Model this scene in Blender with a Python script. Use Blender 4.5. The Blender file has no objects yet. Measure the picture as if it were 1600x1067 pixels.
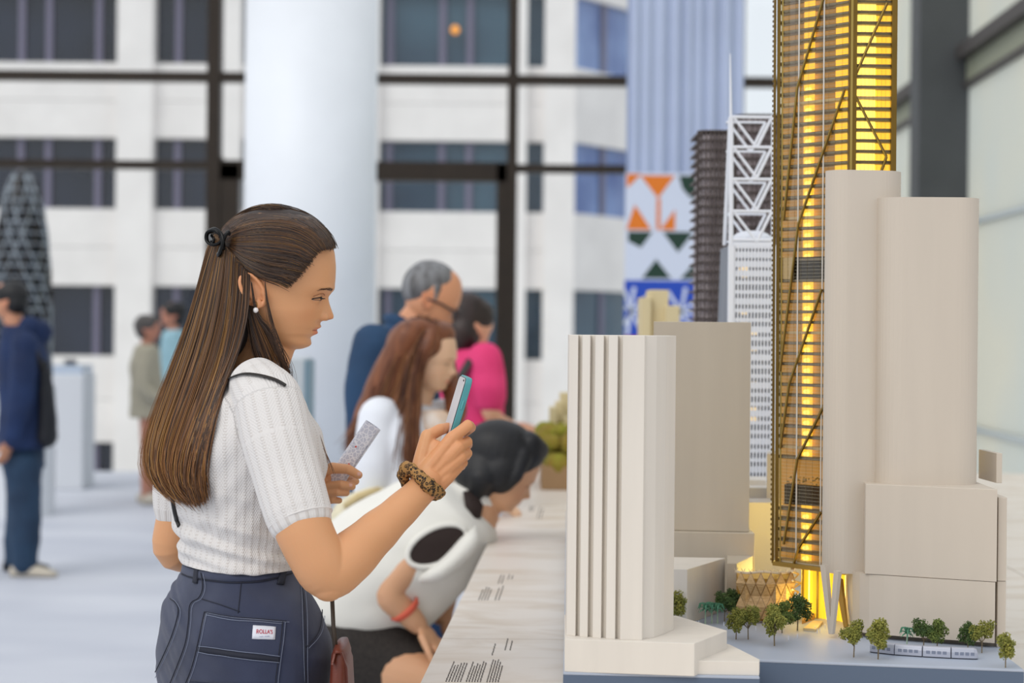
import bpy, bmesh, math, random
import numpy as np
from mathutils import Vector, Matrix, noise as mnoise
from mathutils.bvhtree import BVHTree
R = random.Random(7)
S = bpy.context.scene
COL = S.collection
# ---------------- camera ----------------
F = 3000.0; H = 1.48; ROLL = 0.0096
cam_d = bpy.data.cameras.new('camera'); cam = bpy.data.objects.new('camera', cam_d); COL.objects.link(cam)
cam_d.sensor_width = 36.0; cam_d.lens = F / 1600 * 36; cam_d.shift_y = -18.5 / 1600
cam.matrix_world = Matrix.Translation((0, 0, H)) @ Matrix.Rotation(math.pi / 2, 4, 'X') @ Matrix.Rotation(ROLL, 4, 'Z')
cam_d.dof.use_dof = True; cam_d.dof.focus_distance = 2.95; cam_d.dof.aperture_fstop = 4.2
cam_d.clip_end = 400
S.camera = cam
# ---------------- light ----------------
w = bpy.data.worlds.new('sky'); S.world = w; w.use_nodes = True
nt = w.node_tree; nt.nodes.clear()
wo = nt.nodes.new('ShaderNodeOutputWorld'); bg = nt.nodes.new('ShaderNodeBackground')
tc = nt.nodes.new('ShaderNodeTexCoord'); sx = nt.nodes.new('ShaderNodeSeparateXYZ'); mr = nt.nodes.new('ShaderNodeMapRange')
cr = nt.nodes.new('ShaderNodeValToRGB')
nt.links.new(tc.outputs['Generated'], sx.inputs[0]); nt.links.new(sx.outputs['Z'], mr.inputs['Value'])
mr.inputs['From Min'].default_value = -0.3; mr.inputs['From Max'].default_value = 1.0
nt.links.new(mr.outputs[0], cr.inputs[0]); nt.links.new(cr.outputs[0], bg.inputs[0]); nt.links.new(bg.outputs[0], wo.inputs[0])
cr.color_ramp.elements[0].color = (0.50, 0.50, 0.52, 1); cr.color_ramp.elements[0].position = 0.12
cr.color_ramp.elements[1].color = (0.93, 0.96, 1.0, 1); cr.color_ramp.elements[1].position = 0.27
bg.inputs[1].default_value = 0.95
sun_d = bpy.data.lights.new('sun', 'SUN'); sun_d.energy = 1.1; sun_d.angle = 0.6; sun_d.color = (1.0, 0.95, 0.88)
sun = bpy.data.objects.new('sun', sun_d); COL.objects.link(sun); sun.rotation_euler = (math.radians(48), 0, math.radians(-38))
S.view_settings.view_transform = 'Standard'; S.view_settings.look = 'None'; S.view_settings.exposure = 0.0
S.view_settings.gamma = 1.0; S.view_settings.use_curve_mapping = False

# ---------------- helpers ----------------
CR, SR = math.cos(ROLL), math.sin(ROLL)
def un(x, y):
    u, v = x - 800, y - 515
    return u * CR + v * SR, -u * SR + v * CR
def P(x, y, D):
    u, v = un(x, y)
    return Vector((u * D / F, D, H - v * D / F))
def PX(x, D): return (x - 800) * D / F
def zy(y, D): return H - (y - 515) * D / F      # y already unrolled
def srgb(c):
    if isinstance(c, str):
        c = [int(c[i:i + 2], 16) / 255 for i in (0, 2, 4)]
    return tuple(((v / 12.92) if v <= 0.04045 else ((v + 0.055) / 1.055) ** 2.4) for v in c) + (1,)
def mat(name, col, rough=0.6, metal=0.0, var=0.0, vscale=20, bump=0.0, bscale=200, emit=None, estr=1.0, trans=None,
        stretch=(1, 1, 1), sub=0.0, subr=(0.01, 0.004, 0.002), spec=0.5, col2=None, sheen=0.0, coat=0.0, coord='Object'):
    m = bpy.data.materials.new(name); m.use_nodes = True
    n = m.node_tree; b = n.nodes['Principled BSDF']
    c = srgb(col); b.inputs['Base Color'].default_value = c
    b.inputs['Roughness'].default_value = rough; b.inputs['Metallic'].default_value = metal
    b.inputs['Specular IOR Level'].default_value = spec
    if sheen: b.inputs['Sheen Weight'].default_value = sheen
    if coat: b.inputs['Coat Weight'].default_value = coat
    if sub:
        b.inputs['Subsurface Weight'].default_value = sub; b.inputs['Subsurface Radius'].default_value = subr
        b.inputs['Subsurface Scale'].default_value = 1.0
    if var or bump:
        t = n.nodes.new('ShaderNodeTexCoord'); mp = n.nodes.new('ShaderNodeMapping'); mp.inputs['Scale'].default_value = stretch
        n.links.new(t.outputs[coord], mp.inputs[0])
    if var:
        nz = n.nodes.new('ShaderNodeTexNoise'); nz.inputs['Scale'].default_value = vscale; nz.inputs['Detail'].default_value = 5
        n.links.new(mp.outputs[0], nz.inputs[0])
        r = n.nodes.new('ShaderNodeValToRGB')
        c2 = srgb(col2) if col2 else tuple(v * (1 - var) for v in c[:3]) + (1,)
        r.color_ramp.elements[0].color = c2; r.color_ramp.elements[0].position = 0.3
        r.color_ramp.elements[1].color = c if col2 else tuple(min(1, v * (1 + var * .5)) for v in c[:3]) + (1,); r.color_ramp.elements[1].position = 0.7
        n.links.new(nz.outputs['Fac'], r.inputs[0]); n.links.new(r.outputs[0], b.inputs['Base Color'])
    if bump:
        nb = n.nodes.new('ShaderNodeTexNoise'); nb.inputs['Scale'].default_value = bscale; nb.inputs['Detail'].default_value = 3
        n.links.new(mp.outputs[0], nb.inputs[0])
        bp = n.nodes.new('ShaderNodeBump'); bp.inputs['Strength'].default_value = bump; bp.inputs['Distance'].default_value = 0.002
        n.links.new(nb.outputs['Fac'], bp.inputs['Height']); n.links.new(bp.outputs[0], b.inputs['Normal'])
    if emit:
        b.inputs['Emission Color'].default_value = srgb(emit); b.inputs['Emission Strength'].default_value = estr
    return m
def glassm(name, tint=(1, 1, 1), alpha=0.12, rough=0.02, frost=None):
    m = bpy.data.materials.new(name); m.use_nodes = True; n = m.node_tree; n.nodes.clear()
    o = n.nodes.new('ShaderNodeOutputMaterial'); tr = n.nodes.new('ShaderNodeBsdfTransparent'); gl = n.nodes.new('ShaderNodeBsdfGlossy')
    tr.inputs[0].default_value = (*tint, 1); gl.inputs['Roughness'].default_value = rough
    fr = n.nodes.new('ShaderNodeFresnel'); fr.inputs[0].default_value = 1.45
    mx = n.nodes.new('ShaderNodeMixShader'); ad = n.nodes.new('ShaderNodeMath'); ad.operation = 'MULTIPLY'; ad.inputs[1].default_value = alpha * 8
    ad.use_clamp = True
    n.links.new(fr.outputs[0], ad.inputs[0]); n.links.new(ad.outputs[0], mx.inputs[0]); n.links.new(tr.outputs[0], mx.inputs[1]); n.links.new(gl.outputs[0], mx.inputs[2])
    n.links.new(mx.outputs[0], o.inputs[0]); return m

class MB:
    """collects shapes into one mesh"""
    def __init__(s): s.v = []; s.f = []; s.m = []; s.mi = 0
    def add(s, vs, fs):
        b = len(s.v); s.v.extend([tuple(v) for v in vs]); s.f.extend([tuple(b + i for i in f) for f in fs]); s.m.extend([s.mi] * len(fs)); return s
    def box(s, c, d, M=None):
        vs = [Vector((c[0] + i * d[0] / 2, c[1] + j * d[1] / 2, c[2] + k * d[2] / 2)) for i in (-1, 1) for j in (-1, 1) for k in (-1, 1)]
        if M: vs = [M @ v for v in vs]
        return s.add(vs, [(0, 1, 3, 2), (4, 6, 7, 5), (0, 4, 5, 1), (2, 3, 7, 6), (0, 2, 6, 4), (1, 5, 7, 3)])
    def box2(s, a, b): return s.box([(a[i] + b[i]) / 2 for i in range(3)], [abs(b[i] - a[i]) for i in range(3)])
    def prism(s, pts, z0, z1, taper=None):
        n = len(pts); vs = [(p[0], p[1], z0) for p in pts] + [((q[0]), (q[1]), z1) for q in (taper or pts)]
        a = sum(pts[i][0] * pts[(i + 1) % n][1] - pts[(i + 1) % n][0] * pts[i][1] for i in range(n))
        fs = [(i, (i + 1) % n, n + (i + 1) % n, n + i) for i in range(n)] + [tuple(range(n))[::-1], tuple(range(n, 2 * n))]
        if a < 0: fs = [f[::-1] for f in fs]
        return s.add(vs, fs)
    def ring_loft(s, rings, cap=True, close=True):
        n = len(rings[0]); vs = [v for r in rings for v in r]; fs = []
        for i in range(len(rings) - 1):
            for j in range(n if close else n - 1):
                k = (j + 1) % n; fs.append((i * n + j, i * n + k, (i + 1) * n + k, (i + 1) * n + j))
        if cap and close: fs += [tuple(range(n))[::-1], tuple((len(rings) - 1) * n + j for j in range(n))]
        return s.add(vs, fs)
    def tube(s, pts, r, seg=8, cap=True, flat=None, up=None, round_ends=False):
        """r: number or list; flat: (rx, ry) multipliers or list"""
        pts = [Vector(p) for p in pts]; n = len(pts)
        if not hasattr(r, '__len__'): r = [r] * n
        if flat is None: flat = (1, 1)
        if not hasattr(flat[0], '__len__'): flat = [flat] * n
        if round_ends:
            r = list(r); flat = list(flat); d0 = (pts[0] - pts[1]).normalized(); d1 = (pts[-1] - pts[-2]).normalized()
            a = [pts[0] + d0 * r[0] * q for q in (0.95, 0.8, 0.45)]; b = [pts[-1] + d1 * r[-1] * q for q in (0.45, 0.8, 0.95)]
            pts = a + pts + b; r = [r[0] * .3, r[0] * .62, r[0] * .9] + r + [r[-1] * .9, r[-1] * .62, r[-1] * .3]
            flat = [flat[0]] * 3 + flat + [flat[-1]] * 3; n = len(pts)
        up = Vector(up) if up else None
        T = [(pts[min(i + 1, n - 1)] - pts[max(i - 1, 0)]).normalized() for i in range(n)]
        u = up or (Vector((0, 0, 1)) if abs(T[0].z) < 0.9 else Vector((0, 1, 0)))
        rings = []
        for i in range(n):
            a = u.cross(T[i])
            if a.length < 1e-6: a = Vector((1, 0, 0)).cross(T[i])
            a.normalize(); b = T[i].cross(a).normalized()
            if not up: u = b
            rings.append([pts[i] + a * (math.cos(t) * r[i] * flat[i][0]) + b * (math.sin(t) * r[i] * flat[i][1]) for t in [2 * math.pi * k / seg for k in range(seg)]])
        return s.ring_loft(rings, cap)
    def ell(s, c, rad, M=None, nu=20, nv=12):
        rings = []
        for i in range(1, nv):
            ph = math.pi * i / nv
            r = []
            for j in range(nu):
                t = 2 * math.pi * j / nu
                v = Vector((rad[0] * math.sin(ph) * math.cos(t), rad[1] * math.sin(ph) * math.sin(t), -rad[2] * math.cos(ph)))
                r.append(Vector(c) + ((M @ v) if M else v))
            rings.append(r)
        return s.ring_loft(rings)
    def lathe(s, prof, c=(0, 0, 0), seg=32):
        return s.ring_loft([[(c[0] + r * math.cos(2 * math.pi * k / seg), c[1] + r * math.sin(2 * math.pi * k / seg), c[2] + z) for k in range(seg)] for r, z in prof])
    def mesh(s, name, mats=None, smooth=False):
        me = bpy.data.meshes.new(name); me.from_pydata(s.v, [], s.f)
        for m in (mats if isinstance(mats, (list, tuple)) else [mats]):
            if m: me.materials.append(m)
        if any(s.m): me.polygons.foreach_set('material_index', s.m)
        if smooth: me.polygons.foreach_set('use_smooth', [True] * len(s.f))
        me.update(); return me
    def build(s, name, mats, parent=None, smooth=False, bevel=0, **k):
        o = bpy.data.objects.new(name, s.mesh(name, mats, smooth)); COL.objects.link(o)
        if parent: par(o, parent)
        if bevel:
            b = o.modifiers.new('b', 'BEVEL'); b.width = bevel; b.segments = 2; b.limit_method = 'ANGLE'
        tag(o, **k); return o
def par(o, p):
    o.parent = p; o.matrix_parent_inverse = p.matrix_basis.inverted()
def tag(o, label=None, category=None, group=None, kind=None):
    if label: o['label'] = label
    if category: o['category'] = category
    if group: o['group'] = group
    if kind: o['kind'] = kind
    return o
def thing(name, loc, label=None, category=None, group=None, kind=None):
    o = bpy.data.objects.new(name, None); o.empty_display_size = 0.05; o.location = loc; COL.objects.link(o)
    return tag(o, label, category, group, kind)
def inst(name, me, parent=None, loc=(0, 0, 0), rz=0, sc=1, **k):
    o = bpy.data.objects.new(name, me); COL.objects.link(o)
    o.location = loc; o.rotation_euler = (0, 0, rz); o.scale = (sc, sc, sc) if not hasattr(sc, '__len__') else sc
    if parent: par(o, parent)
    tag(o, **k); return o
def copy_tree(o, parent=None):
    c = o.copy(); COL.objects.link(c)
    if parent: c.parent = parent
    for ch in list(o.children): copy_tree(ch, c)
    return c
def Q(x, D): return (PX(x, D), D)       # plan point from unrolled column + depth
def jointed(p0, p1, w, bm=None): pass
# ================= SETTING =================
m_floor = mat('floor_carpet', 'ced2dc', 0.55, var=0.10, vscale=0.6, bump=0.1, bscale=60, col2='b9becb', stretch=(1, 3, 1))
mb = MB(); mb.box2((-9, -2, -0.1), (3.6, 19.55, 0)); mb.build('floor', m_floor, kind='structure')
m_dark = mat('bronze_frame', '2c2218', 0.45, 0.3, var=0.2, vscale=5)
m_glass = glassm('clear_glass', (0.97, 0.99, 1.0), 0.06)
GD = 19.5
win = thing('window_1', (PX(600, GD), GD, 0), kind='structure')
def bar(x0, x1, y0, y1, D=GD, d=0.16, name='mullion', m=None, p=None):
    b = MB(); b.box2((PX(x0, D), D - d / 2, zy(y1, D)), (PX(x1, D), D + d / 2, zy(y0, D)))
    return b.build(name, m or m_dark, p or win)
VB = [(-420, -398), (322, 343), (790, 806), (1148, 1158), (1330, 1345)]
for a, b in VB: bar(a, b, -170, 742, d=0.2)
bar(346, 373, 261, 742, name='door_jamb'); bar(774, 790, 257, 742, name='door_jamb')
bar(330, 346, 250, 742, name='door_jamb')
XS = [-600] + [c for v in VB for c in v][0:] ; XS = [-398, 322, 343, 790, 806, 1148, 1158, 1330]
for i in range(0, 8, 2):
    a, b = XS[i], XS[i + 1]
    bar(a, b, 118, 133, name='transom', d=0.14)
    if i == 2: bar(a, b, 255, 285, name='transom', d=0.16)
    else: bar(a, b, 257, 270, name='transom', d=0.14)
    for y0, y1 in ((-170, 121), (132, 257), (270, 742)):
        g = MB(); g.box2((PX(a, GD), GD - .006, zy(y1, GD)), (PX(b, GD), GD + .006, zy(y0, GD))); g.build('pane', m_glass, win)
# big round white column
m_col = mat('white_column', 'eaeff6', 0.5, var=0.03, vscale=3)
mb = MB(); cx = PX(483, 13); mb.lathe([(0.445, 0), (0.445, 4.2)], (cx, 13, 0), 64); mb.build('column', m_col, smooth=False, label='thick round white column behind the woman with long brown hair', category='column')
bpy.data.objects['column'].data.polygons.foreach_set('use_smooth', [len(p.vertices) == 4 for p in bpy.data.objects['column'].data.polygons])
# right glass wall, X = 2.9
m_grey = mat('grey_steel', '4b4e50', 0.5, 0.2, var=0.15, vscale=2)
m_fro = bpy.data.materials.new('frosted_glass'); m_fro.use_nodes = True
_n = m_fro.node_tree; _b = _n.nodes['Principled BSDF']; _b.inputs['Base Color'].default_value = srgb('dfe3da'); _b.inputs['Roughness'].default_value = .35
_t = _n.nodes.new('ShaderNodeBsdfTranslucent'); _t.inputs[0].default_value = srgb('f0f4ea'); _a = _n.nodes.new('ShaderNodeMixShader'); _a.inputs[0].default_value = .8
_n.links.new(_b.outputs[0], _a.inputs[1]); _n.links.new(_t.outputs[0], _a.inputs[2]); _n.links.new(_a.outputs[0], _n.nodes['Material Output'].inputs[0])
_nz = _n.nodes.new('ShaderNodeTexNoise'); _nz.inputs['Scale'].default_value = .5; _rr = _n.nodes.new('ShaderNodeValToRGB')
_rr.color_ramp.elements[0].color = srgb('f0f3ee'); _rr.color_ramp.elements[1].color = srgb('f7f6ec'); _rr.color_ramp.elements[0].position = .4; _rr.color_ramp.elements[1].position = .6
_tt = _n.nodes.new('ShaderNodeTexCoord'); _n.links.new(_tt.outputs['Object'], _nz.inputs[0]); _n.links.new(_nz.outputs[0], _rr.inputs[0]); _n.links.new(_rr.outputs[0], _t.inputs[0]); _n.links.new(_rr.outputs[0], _b.inputs[0])
WX = lambda y, o=0: 2.9 + .0333 * y + o
wr = thing('wall_right', (WX(12), 12, 0), kind='structure')
def wp_(o0, o1, y0, y1, z0, z1, nm, m): MB().prism([(WX(y0, o0), y0), (WX(y0, o1), y0), (WX(y1, o1), y1), (WX(y1, o0), y1)], z0, z1).build(nm, m, wr)
m_rail = mat('pale_rail', 'c4cccc', .5); m_soff = mat('beam_soffit', '9c9f88', .5); m_beam = mat('beam_steel', '4a4542', .5, .2)
for y0, y1 in ((4.0, 9.0), (9.06, 14.25), (14.75, 19.4)):
    for z0, z1 in ((0, .78), (.81, 2.28), (2.31, 3.33), (3.61, 5.6)): wp_(0, .02, y0, y1, z0, z1, 'pane', m_fro)
    wp_(-.03, .03, y0, y1, .78, .81, 'rail', m_rail); wp_(-.03, .03, y0, y1, 2.28, 2.31, 'rail', m_rail)
wp_(-.03, .03, 9.0, 9.06, 0, 5.6, 'mullion', m_rail)
wp_(-.36, .03, 14.3, 14.7, 0, 5.6, 'steel_column', m_grey)
for y0, y1 in ((4.0, 14.25), (14.75, 19.4)):
    wp_(-.10, .02, y0, y1, 3.51, 3.61, 'steel_beam', m_beam); wp_(-.02, .02, y0, y1, 3.34, 3.51, 'soffit', m_soff); wp_(-.05, .02, y0, y1, 3.30, 3.34, 'rail', m_beam)

# ================= OFFICE BUILDING OUTSIDE =================
m_stone = mat('pale_stone', 'f6f1ee', 0.8, var=0.05, vscale=1.2, col2='ebe6e3')
m_win = [mat('window_blue', '232a3c', 0.12, var=0.5, vscale=.5, col2='10131c'), mat('window_teal', '466070', 0.15, var=0.5, vscale=.4, col2='232f42'), mat('window_sky_reflect', '8fa9d8', 0.1, var=0.4, vscale=.5, col2='3f5896')]  # last one paler: sky reflection painted into the glass colour
m_wm = mat('window_mullion', '6f6a80', .5)
BD = 45.0
bld = thing('office_building', (0, BD + 2, -4), 'pale stone office block with dark ribbon windows outside the far glass wall', 'building')
rows = [(-470, -239, -124), (-124, -9, 104), (104, 221, 332), (332, 452, 562), (562, 697, 800)]   # (stone top, window top, window bottom)
def piece(x0, x1, y0, y1, D, d0, d1, name, m, p, D1=None):
    D1 = D1 or D
    b = MB(); z1, z0 = zy(y0, D), zy(y1, D)
    a0, a1 = PX(x0, D), PX(x1, D1)
    b.prism([(a0, D + d0), (a1, D1 + d0), (a1, D1 + d1), (a0, D + d1)], z0, z1); return b.build(name, m, p)
bays = [(-330, -60, [-200]), (-40, 182, [27, 70, 148]), (238, 345, [273]), (375, 560, [430, 500]), (590, 803, [605, 687, 730]), (820, 847, [])]
piers = [(-60, -40), (182, 238), (345, 375), (560, 590), (803, 820), (847, 895)]
Z0 = -4.0; yb = 515 + (H - Z0) * F / BD
for a, b in piers: piece(a, b, -470, yb, BD, -0.25, .3, 'pier', m_stone, bld)
for r, (s0, w0, w1) in enumerate(rows):
    for i, (a, b, ms) in enumerate(bays):
        h = (w0 - s0) / 2
        for k, (q0, q1) in enumerate(((s0, s0 + h), (s0 + h + .8, w0))):
            piece(a, b, q0, q1, BD, 0, .3, 'stone_panel', m_stone, bld)
        wn = piece(a, b, w0, w1, BD, .28, .3, 'window', m_win[0 if i < 3 else 1], bld)
        for x in ms: piece(x - 5, x + 5, w0, w1, BD, .15, .28, 'window_bar', m_wm, wn)
for i, (a, b, ms) in enumerate(bays): piece(a, b, 800, yb, BD, 0, .3, 'stone_base', m_stone, bld)
# angled right wing
def wing(x0, x1, y0, y1, n, m, off, p): 
    D0 = BD + (x0 - 895) * .026; D1 = BD + (x1 - 895) * .026
    b = MB(); z1, z0 = zy(y0, BD), zy(y1, BD); b.prism([(PX(x0, D0), D0 + off), (PX(x1, D1), D1 + off), (PX(x1, D1), D1 + .4), (PX(x0, D0), D0 + .4)], z0, z1); return b.build(n, m, p)
for r, (s0, w0, w1) in enumerate(rows):
    wing(895, 1095, s0, w0, 'stone_panel', m_stone, 0, bld)
    wn = wing(895, 1095, w0, w1, 'window', m_win[2 if r in (1, 2) else 1], .3, bld)
    for x in (940, 1000, 1050): wing(x - 4, x + 4, w0, w1, 'window_bar', m_wm, .15, wn)
wing(895, 1095, 800, yb, 'stone_base', m_stone, 0, bld)
g = MB(); g.box2((-25, 19.8, -4.3), (25, 70, -4)); g.build('ground', mat('paving', 'b8b8b4', .8, var=.1, vscale=2), kind='structure')
# warm lamp seen in the building window
g = MB(); p = P(711, 46, BD); g.lathe([(0.02, -.1), (.07, -.07), (.1, 0), (.07, .07), (.02, .1)], (p.x, BD + .05, p.z), 16); g.build('pendant_lamp', mat('warm_bulb', 'd08a30', emit='e09030', estr=1.2), bld)

# ================= CURTAIN AND BANNER =================
CD = 12.0
m_cur = mat('curtain_cloth', 'b4c0da', 0.8, var=0.06, vscale=2, sheen=.2)
mb = MB(); x0, x1 = PX(976, CD), PX(1158, CD); N = 160; front = []; back = []
for i in range(N + 1):
    t = i / N; x = x0 + (x1 - x0) * t; y = CD + .016 * math.sin(t * 2 * math.pi * 9 + .8 * math.sin(t * 11)) + .006 * math.sin(t * 41)
    front.append((x, y)); back.append((x, y + .01))
mb.prism(front + back[::-1], 0.02, 4.6); mb.build('curtain', m_cur, smooth=False, label='tall pleated grey-blue curtain hanging behind the city models', category='curtain')
BND = 11.6
bn = thing('banner', (PX(1035, BND), BND, .5), 'flat banner printed with orange, green and blue geometric shapes, in front of the curtain', 'banner')
m_b = {'w': mat('banner_white', 'cfd8ec', .7), 'o': mat('banner_orange', 'e07a20', .7), 'g': mat('banner_green', '16382c', .7), 'b': mat('banner_blue', '1d49b8', .7), 'r': mat('banner_red', 'c83048', .7)}
g = MB(); g.box2((PX(975, BND), BND - .004, zy(900, BND)), (PX(1103, BND), BND + .004, zy(268, BND))); g.build('cloth', m_b['w'], bn)
def shp(k, pts, n='printed_shape', lift=.0015):
    g = MB(); vs = [Vector((PX(x, BND), BND - .004 - lift, zy(y, BND))) for x, y in pts]
    nn = len(vs); g.add(vs + [v + Vector((0, .001, 0)) for v in vs], [tuple(range(nn)), tuple(range(2 * nn - 1, nn - 1, -1))] + [(i, i + nn, (i + 1) % nn + nn, (i + 1) % nn) for i in range(nn)]); g.build(n, m_b[k], bn)
shp('o', [(977, 270), (1000, 270), (980, 290), (977, 290)]); shp('o', [(998, 272), (1052, 272), (1026, 308)]); shp('o', [(977, 357), (990, 318), (1016, 357)]); shp('o', [(1030, 357), (1053, 325), (1053, 357)])
shp('g', [(1058, 272), (1092, 272), (1092, 312), (1075, 305), (1064, 292)]); shp('o', [(1024, 308), (1030, 308), (1030, 357), (1024, 357)], lift=.001)
shp('g', [(980, 360), (1018, 360), (1000, 385), (980, 375)]); shp('g', [(1034, 360), (1082, 360), (1058, 392)]); shp('g', [(1002, 433), (1024, 403), (1048, 433)]); shp('g', [(1062, 433), (1092, 400), (1092, 433)])
shp('b', [(975, 436), (1103, 436), (1103, 524), (975, 524)], lift=.0005)
for a in range(0, 360, 45):
    c, s_ = math.cos(math.radians(a + 10)), math.sin(math.radians(a + 10)); X, Y = 1064, 484
    shp('w', [(X - 2 * s_, Y + 2 * c), (X + 2 * s_, Y - 2 * c), (X + 38 * c + 3 * s_, Y + 38 * s_ - 3 * c), (X + 38 * c - 3 * s_, Y + 38 * s_ + 3 * c)])
    X = 985; shp('w', [(X - 2 * s_, Y + 2 * c), (X + 2 * s_, Y - 2 * c), (X + 30 * max(c, -.3) + 3 * s_, Y + 38 * s_ - 3 * c), (X + 30 * max(c, -.3) - 3 * s_, Y + 38 * s_ + 3 * c)])
shp('r', [(975, 524), (1103, 524), (1103, 532), (975, 532)])
shp('r', [(1088, 470), (1103, 462), (1103, 520), (1088, 520)], lift=.003)

# ================= TABLE =================
TZ = .93; TA = .0408; TX0 = -.2585        # left edge x = TX0 + TA*D
m_ply = bpy.data.materials.new('whitewashed_plywood'); m_ply.use_nodes = True
n = m_ply.node_tree; b = n.nodes['Principled BSDF']; b.inputs['Roughness'].default_value = .35
t = n.nodes.new('ShaderNodeTexCoord'); mp = n.nodes.new('ShaderNodeMapping'); mp.inputs['Scale'].default_value = (1.6, 3.2, 1); mp.inputs['Rotation'].default_value = (0, 0, .25)
nz = n.nodes.new('ShaderNodeTexNoise'); nz.inputs['Scale'].default_value = 2.2; nz.inputs['Detail'].default_value = 7; nz.inputs['Distortion'].default_value = 1.5
r = n.nodes.new('ShaderNodeValToRGB'); r.color_ramp.elements[0].position = .32; r.color_ramp.elements[0].color = srgb('d6c8b8'); r.color_ramp.elements[1].position = .55; r.color_ramp.elements[1].color = srgb('e6ddd3')
n.links.new(t.outputs['Object'], mp.inputs[0]); n.links.new(mp.outputs[0], nz.inputs[0]); n.links.new(nz.outputs[0], r.inputs[0]); n.links.new(r.outputs[0], b.inputs['Base Color'])
tb = thing('display_table', (1.0, 4.5, 0), 'long whitewashed plywood display table carrying the city models', 'table')
def te(D, o=0): return TX0 + TA * D + o
seams = [1.7, 3.415, 5.1, 7.6]
for i in range(3):
    a, b_ = seams[i], seams[i + 1] - .003
    for j, (o0, o1) in enumerate(((0, 1.25), (1.253, 2.5))):
        g = MB(); g.prism([(te(a, o0), a), (te(a, o1), a), (te(b_, o1), b_), (te(b_, o0), b_)], TZ - .03, TZ); g.build('top_board', m_ply, tb)
g = MB(); g.prism([(te(1.75, .05), 1.75), (te(1.75, 2.45), 1.75), (te(7.55, 2.45), 7.55), (te(7.55, .05), 7.55)], 0, TZ - .03); g.build('plinth', mat('plinth_paint', 'c9c4bc', .6), tb)
m_ink = mat('printed_ink', '4a4038', .7)
def textblock(x0, x1, yA, yB, n, nm='printed_text'):
    """lines of small print that run away from the table's left edge, read from the side"""
    D1, D0 = 1650 / (yA - 515), 1650 / (yB - 515)
    g = MB()
    for k in range(n):
        t = (k + .5) / n; X = PX(x0 + (x1 - x0) * t, D0); y = D0; end = D1 - R.random() * (D1 - D0) * .35
        while y < end:
            L = R.uniform(.006, .022); g.box((X + (y - D0) * TA, y + L / 2, TZ + .0003), (.0020, L, .0005)); y += L + .005
    return g.build(nm, m_ink, tb)
textblock(700, 727, 1030, 1066, 6); textblock(732, 758, 1028, 1066, 6); textblock(764, 786, 1030, 1066, 5); textblock(770, 778, 1000, 1024, 1); textblock(790, 806, 998, 1016, 2, 'printed_heading')
textblock(750, 768, 915, 938, 4); textblock(775, 786, 915, 938, 2); textblock(780, 790, 898, 912, 2); textblock(795, 806, 897, 905, 2, 'printed_heading')
textblock(828, 836, 790, 798, 3); textblock(840, 850, 790, 810, 2)
# ================= CITY MODEL ON THE TABLE =================
GZ = 1.0
m_wood = mat('cream_model_board', 'cabfb1', 0.55, var=0.025, vscale=6, stretch=(6, 6, .6), bump=.03, bscale=90)
m_wood_l = mat('pale_model_board', 'ddd6cc', 0.55, var=0.04, vscale=6, stretch=(6, 6, .6))
m_base = mat('base_blue_grey', '55647a', 0.6); m_top = mat('base_top_grey', 'a9b2c2', 0.5, var=.05, vscale=8)
def U(x, y): u, v = un(x, y); return u + 800, v + 515
def G(x, y, z=GZ):           # pixel on a level plane -> plan point
    xx, yy = U(x, y); D = (H - z) * F / (yy - 515); return (PX(xx, D), D)
def plan(*pts): return [Q(U(x, y)[0], D) for x, y, D in pts]     # (x px at row y, depth)
def ztop(x, y, D): return P(x, y, D).z
def block(name, pl, z0, z1, m, parent=None, bevel=.0008, **k):
    return MB().prism(pl, z0, z1).build(name, m, parent, bevel=bevel, **k)
bt = thing('model_base', (.4, 3.5, TZ), 'blue-grey base slab carrying the cream and gold city model', 'model base')
pl = [G(880, 1050), (G(1187, 1057)[0], G(1187, 1057)[1]), (G(1187, 1057)[0], G(1187, 1030)[1]), G(1600, 1046), (.742, 2.86), (.765, 2.95), (.80, 5.1), (.15, 5.1)]
MB().prism(pl, TZ + .001, GZ - .004).build('slab', m_base, bt); MB().prism(pl, GZ - .004, GZ).build('street_surface', m_top, bt, bevel=.001)

# --- front fluted tower on its podium ---
pz = 1.046
t1 = thing('tower_model', (.2, 2.75, GZ), 'cream model tower with vertical flutes standing nearest at the left of the base', 'model building')
e = 1e-4
pod = [G(882, 1049.5, GZ), (G(1187, 1056)[0] - .0005, G(1187, 1056)[1] + .001), G(1207, 1026, 1.022), G(1140, 1005, 1.022), G(1060, 960, 1.03), (G(882, 1050)[0] + .006, 2.86)]
D_f = 2.70
podA = [G(882, 1049.5), (PX(1088, 2.69), 2.672), G(1136, 985, 1.046), (PX(1062, 2.93), 2.93), (G(882, 1050)[0] + .006, 2.93)]
podB = [(PX(1060, 2.67), G(1100, 1054)[1] + .001), (G(1187, 1056)[0] - .0005, G(1187, 1056)[1] + .002), G(1187, 1030, 1.0195), (G(1140, 1008, 1.018)), (PX(1062, 2.9), 2.9)]
block('podium', podA, GZ, 1.046, m_wood_l, t1); block('lower_podium', podB, GZ, 1.0195, m_wood_l, t1)
fl = []
xs = [(889, 909), (909, 929), (929, 949), (949, 971)]
def T1(x, y): xx = U(x, 760)[0]; return G(x, y, pz)
fl = [G(885, 992, pz)]
pts = [(885, 993), (901, 994)]
for i, (a, b) in enumerate(((899, 906), (918, 926), (939, 947), (961, 969))):
    y = 994 + i * 1.6
    pa = G(a, y, pz); pb = G(b, y + .5, pz)
    fl += [pa, (pa[0] + .0012, pa[1] + .011), (pb[0] - .0008, pb[1] + .007), pb]
fl += [G(1003, 1000, pz), G(1006, 998, pz)]
rt = [(1006, 998), (1022, 996), (1037, 991), (1052, 984)]
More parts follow.
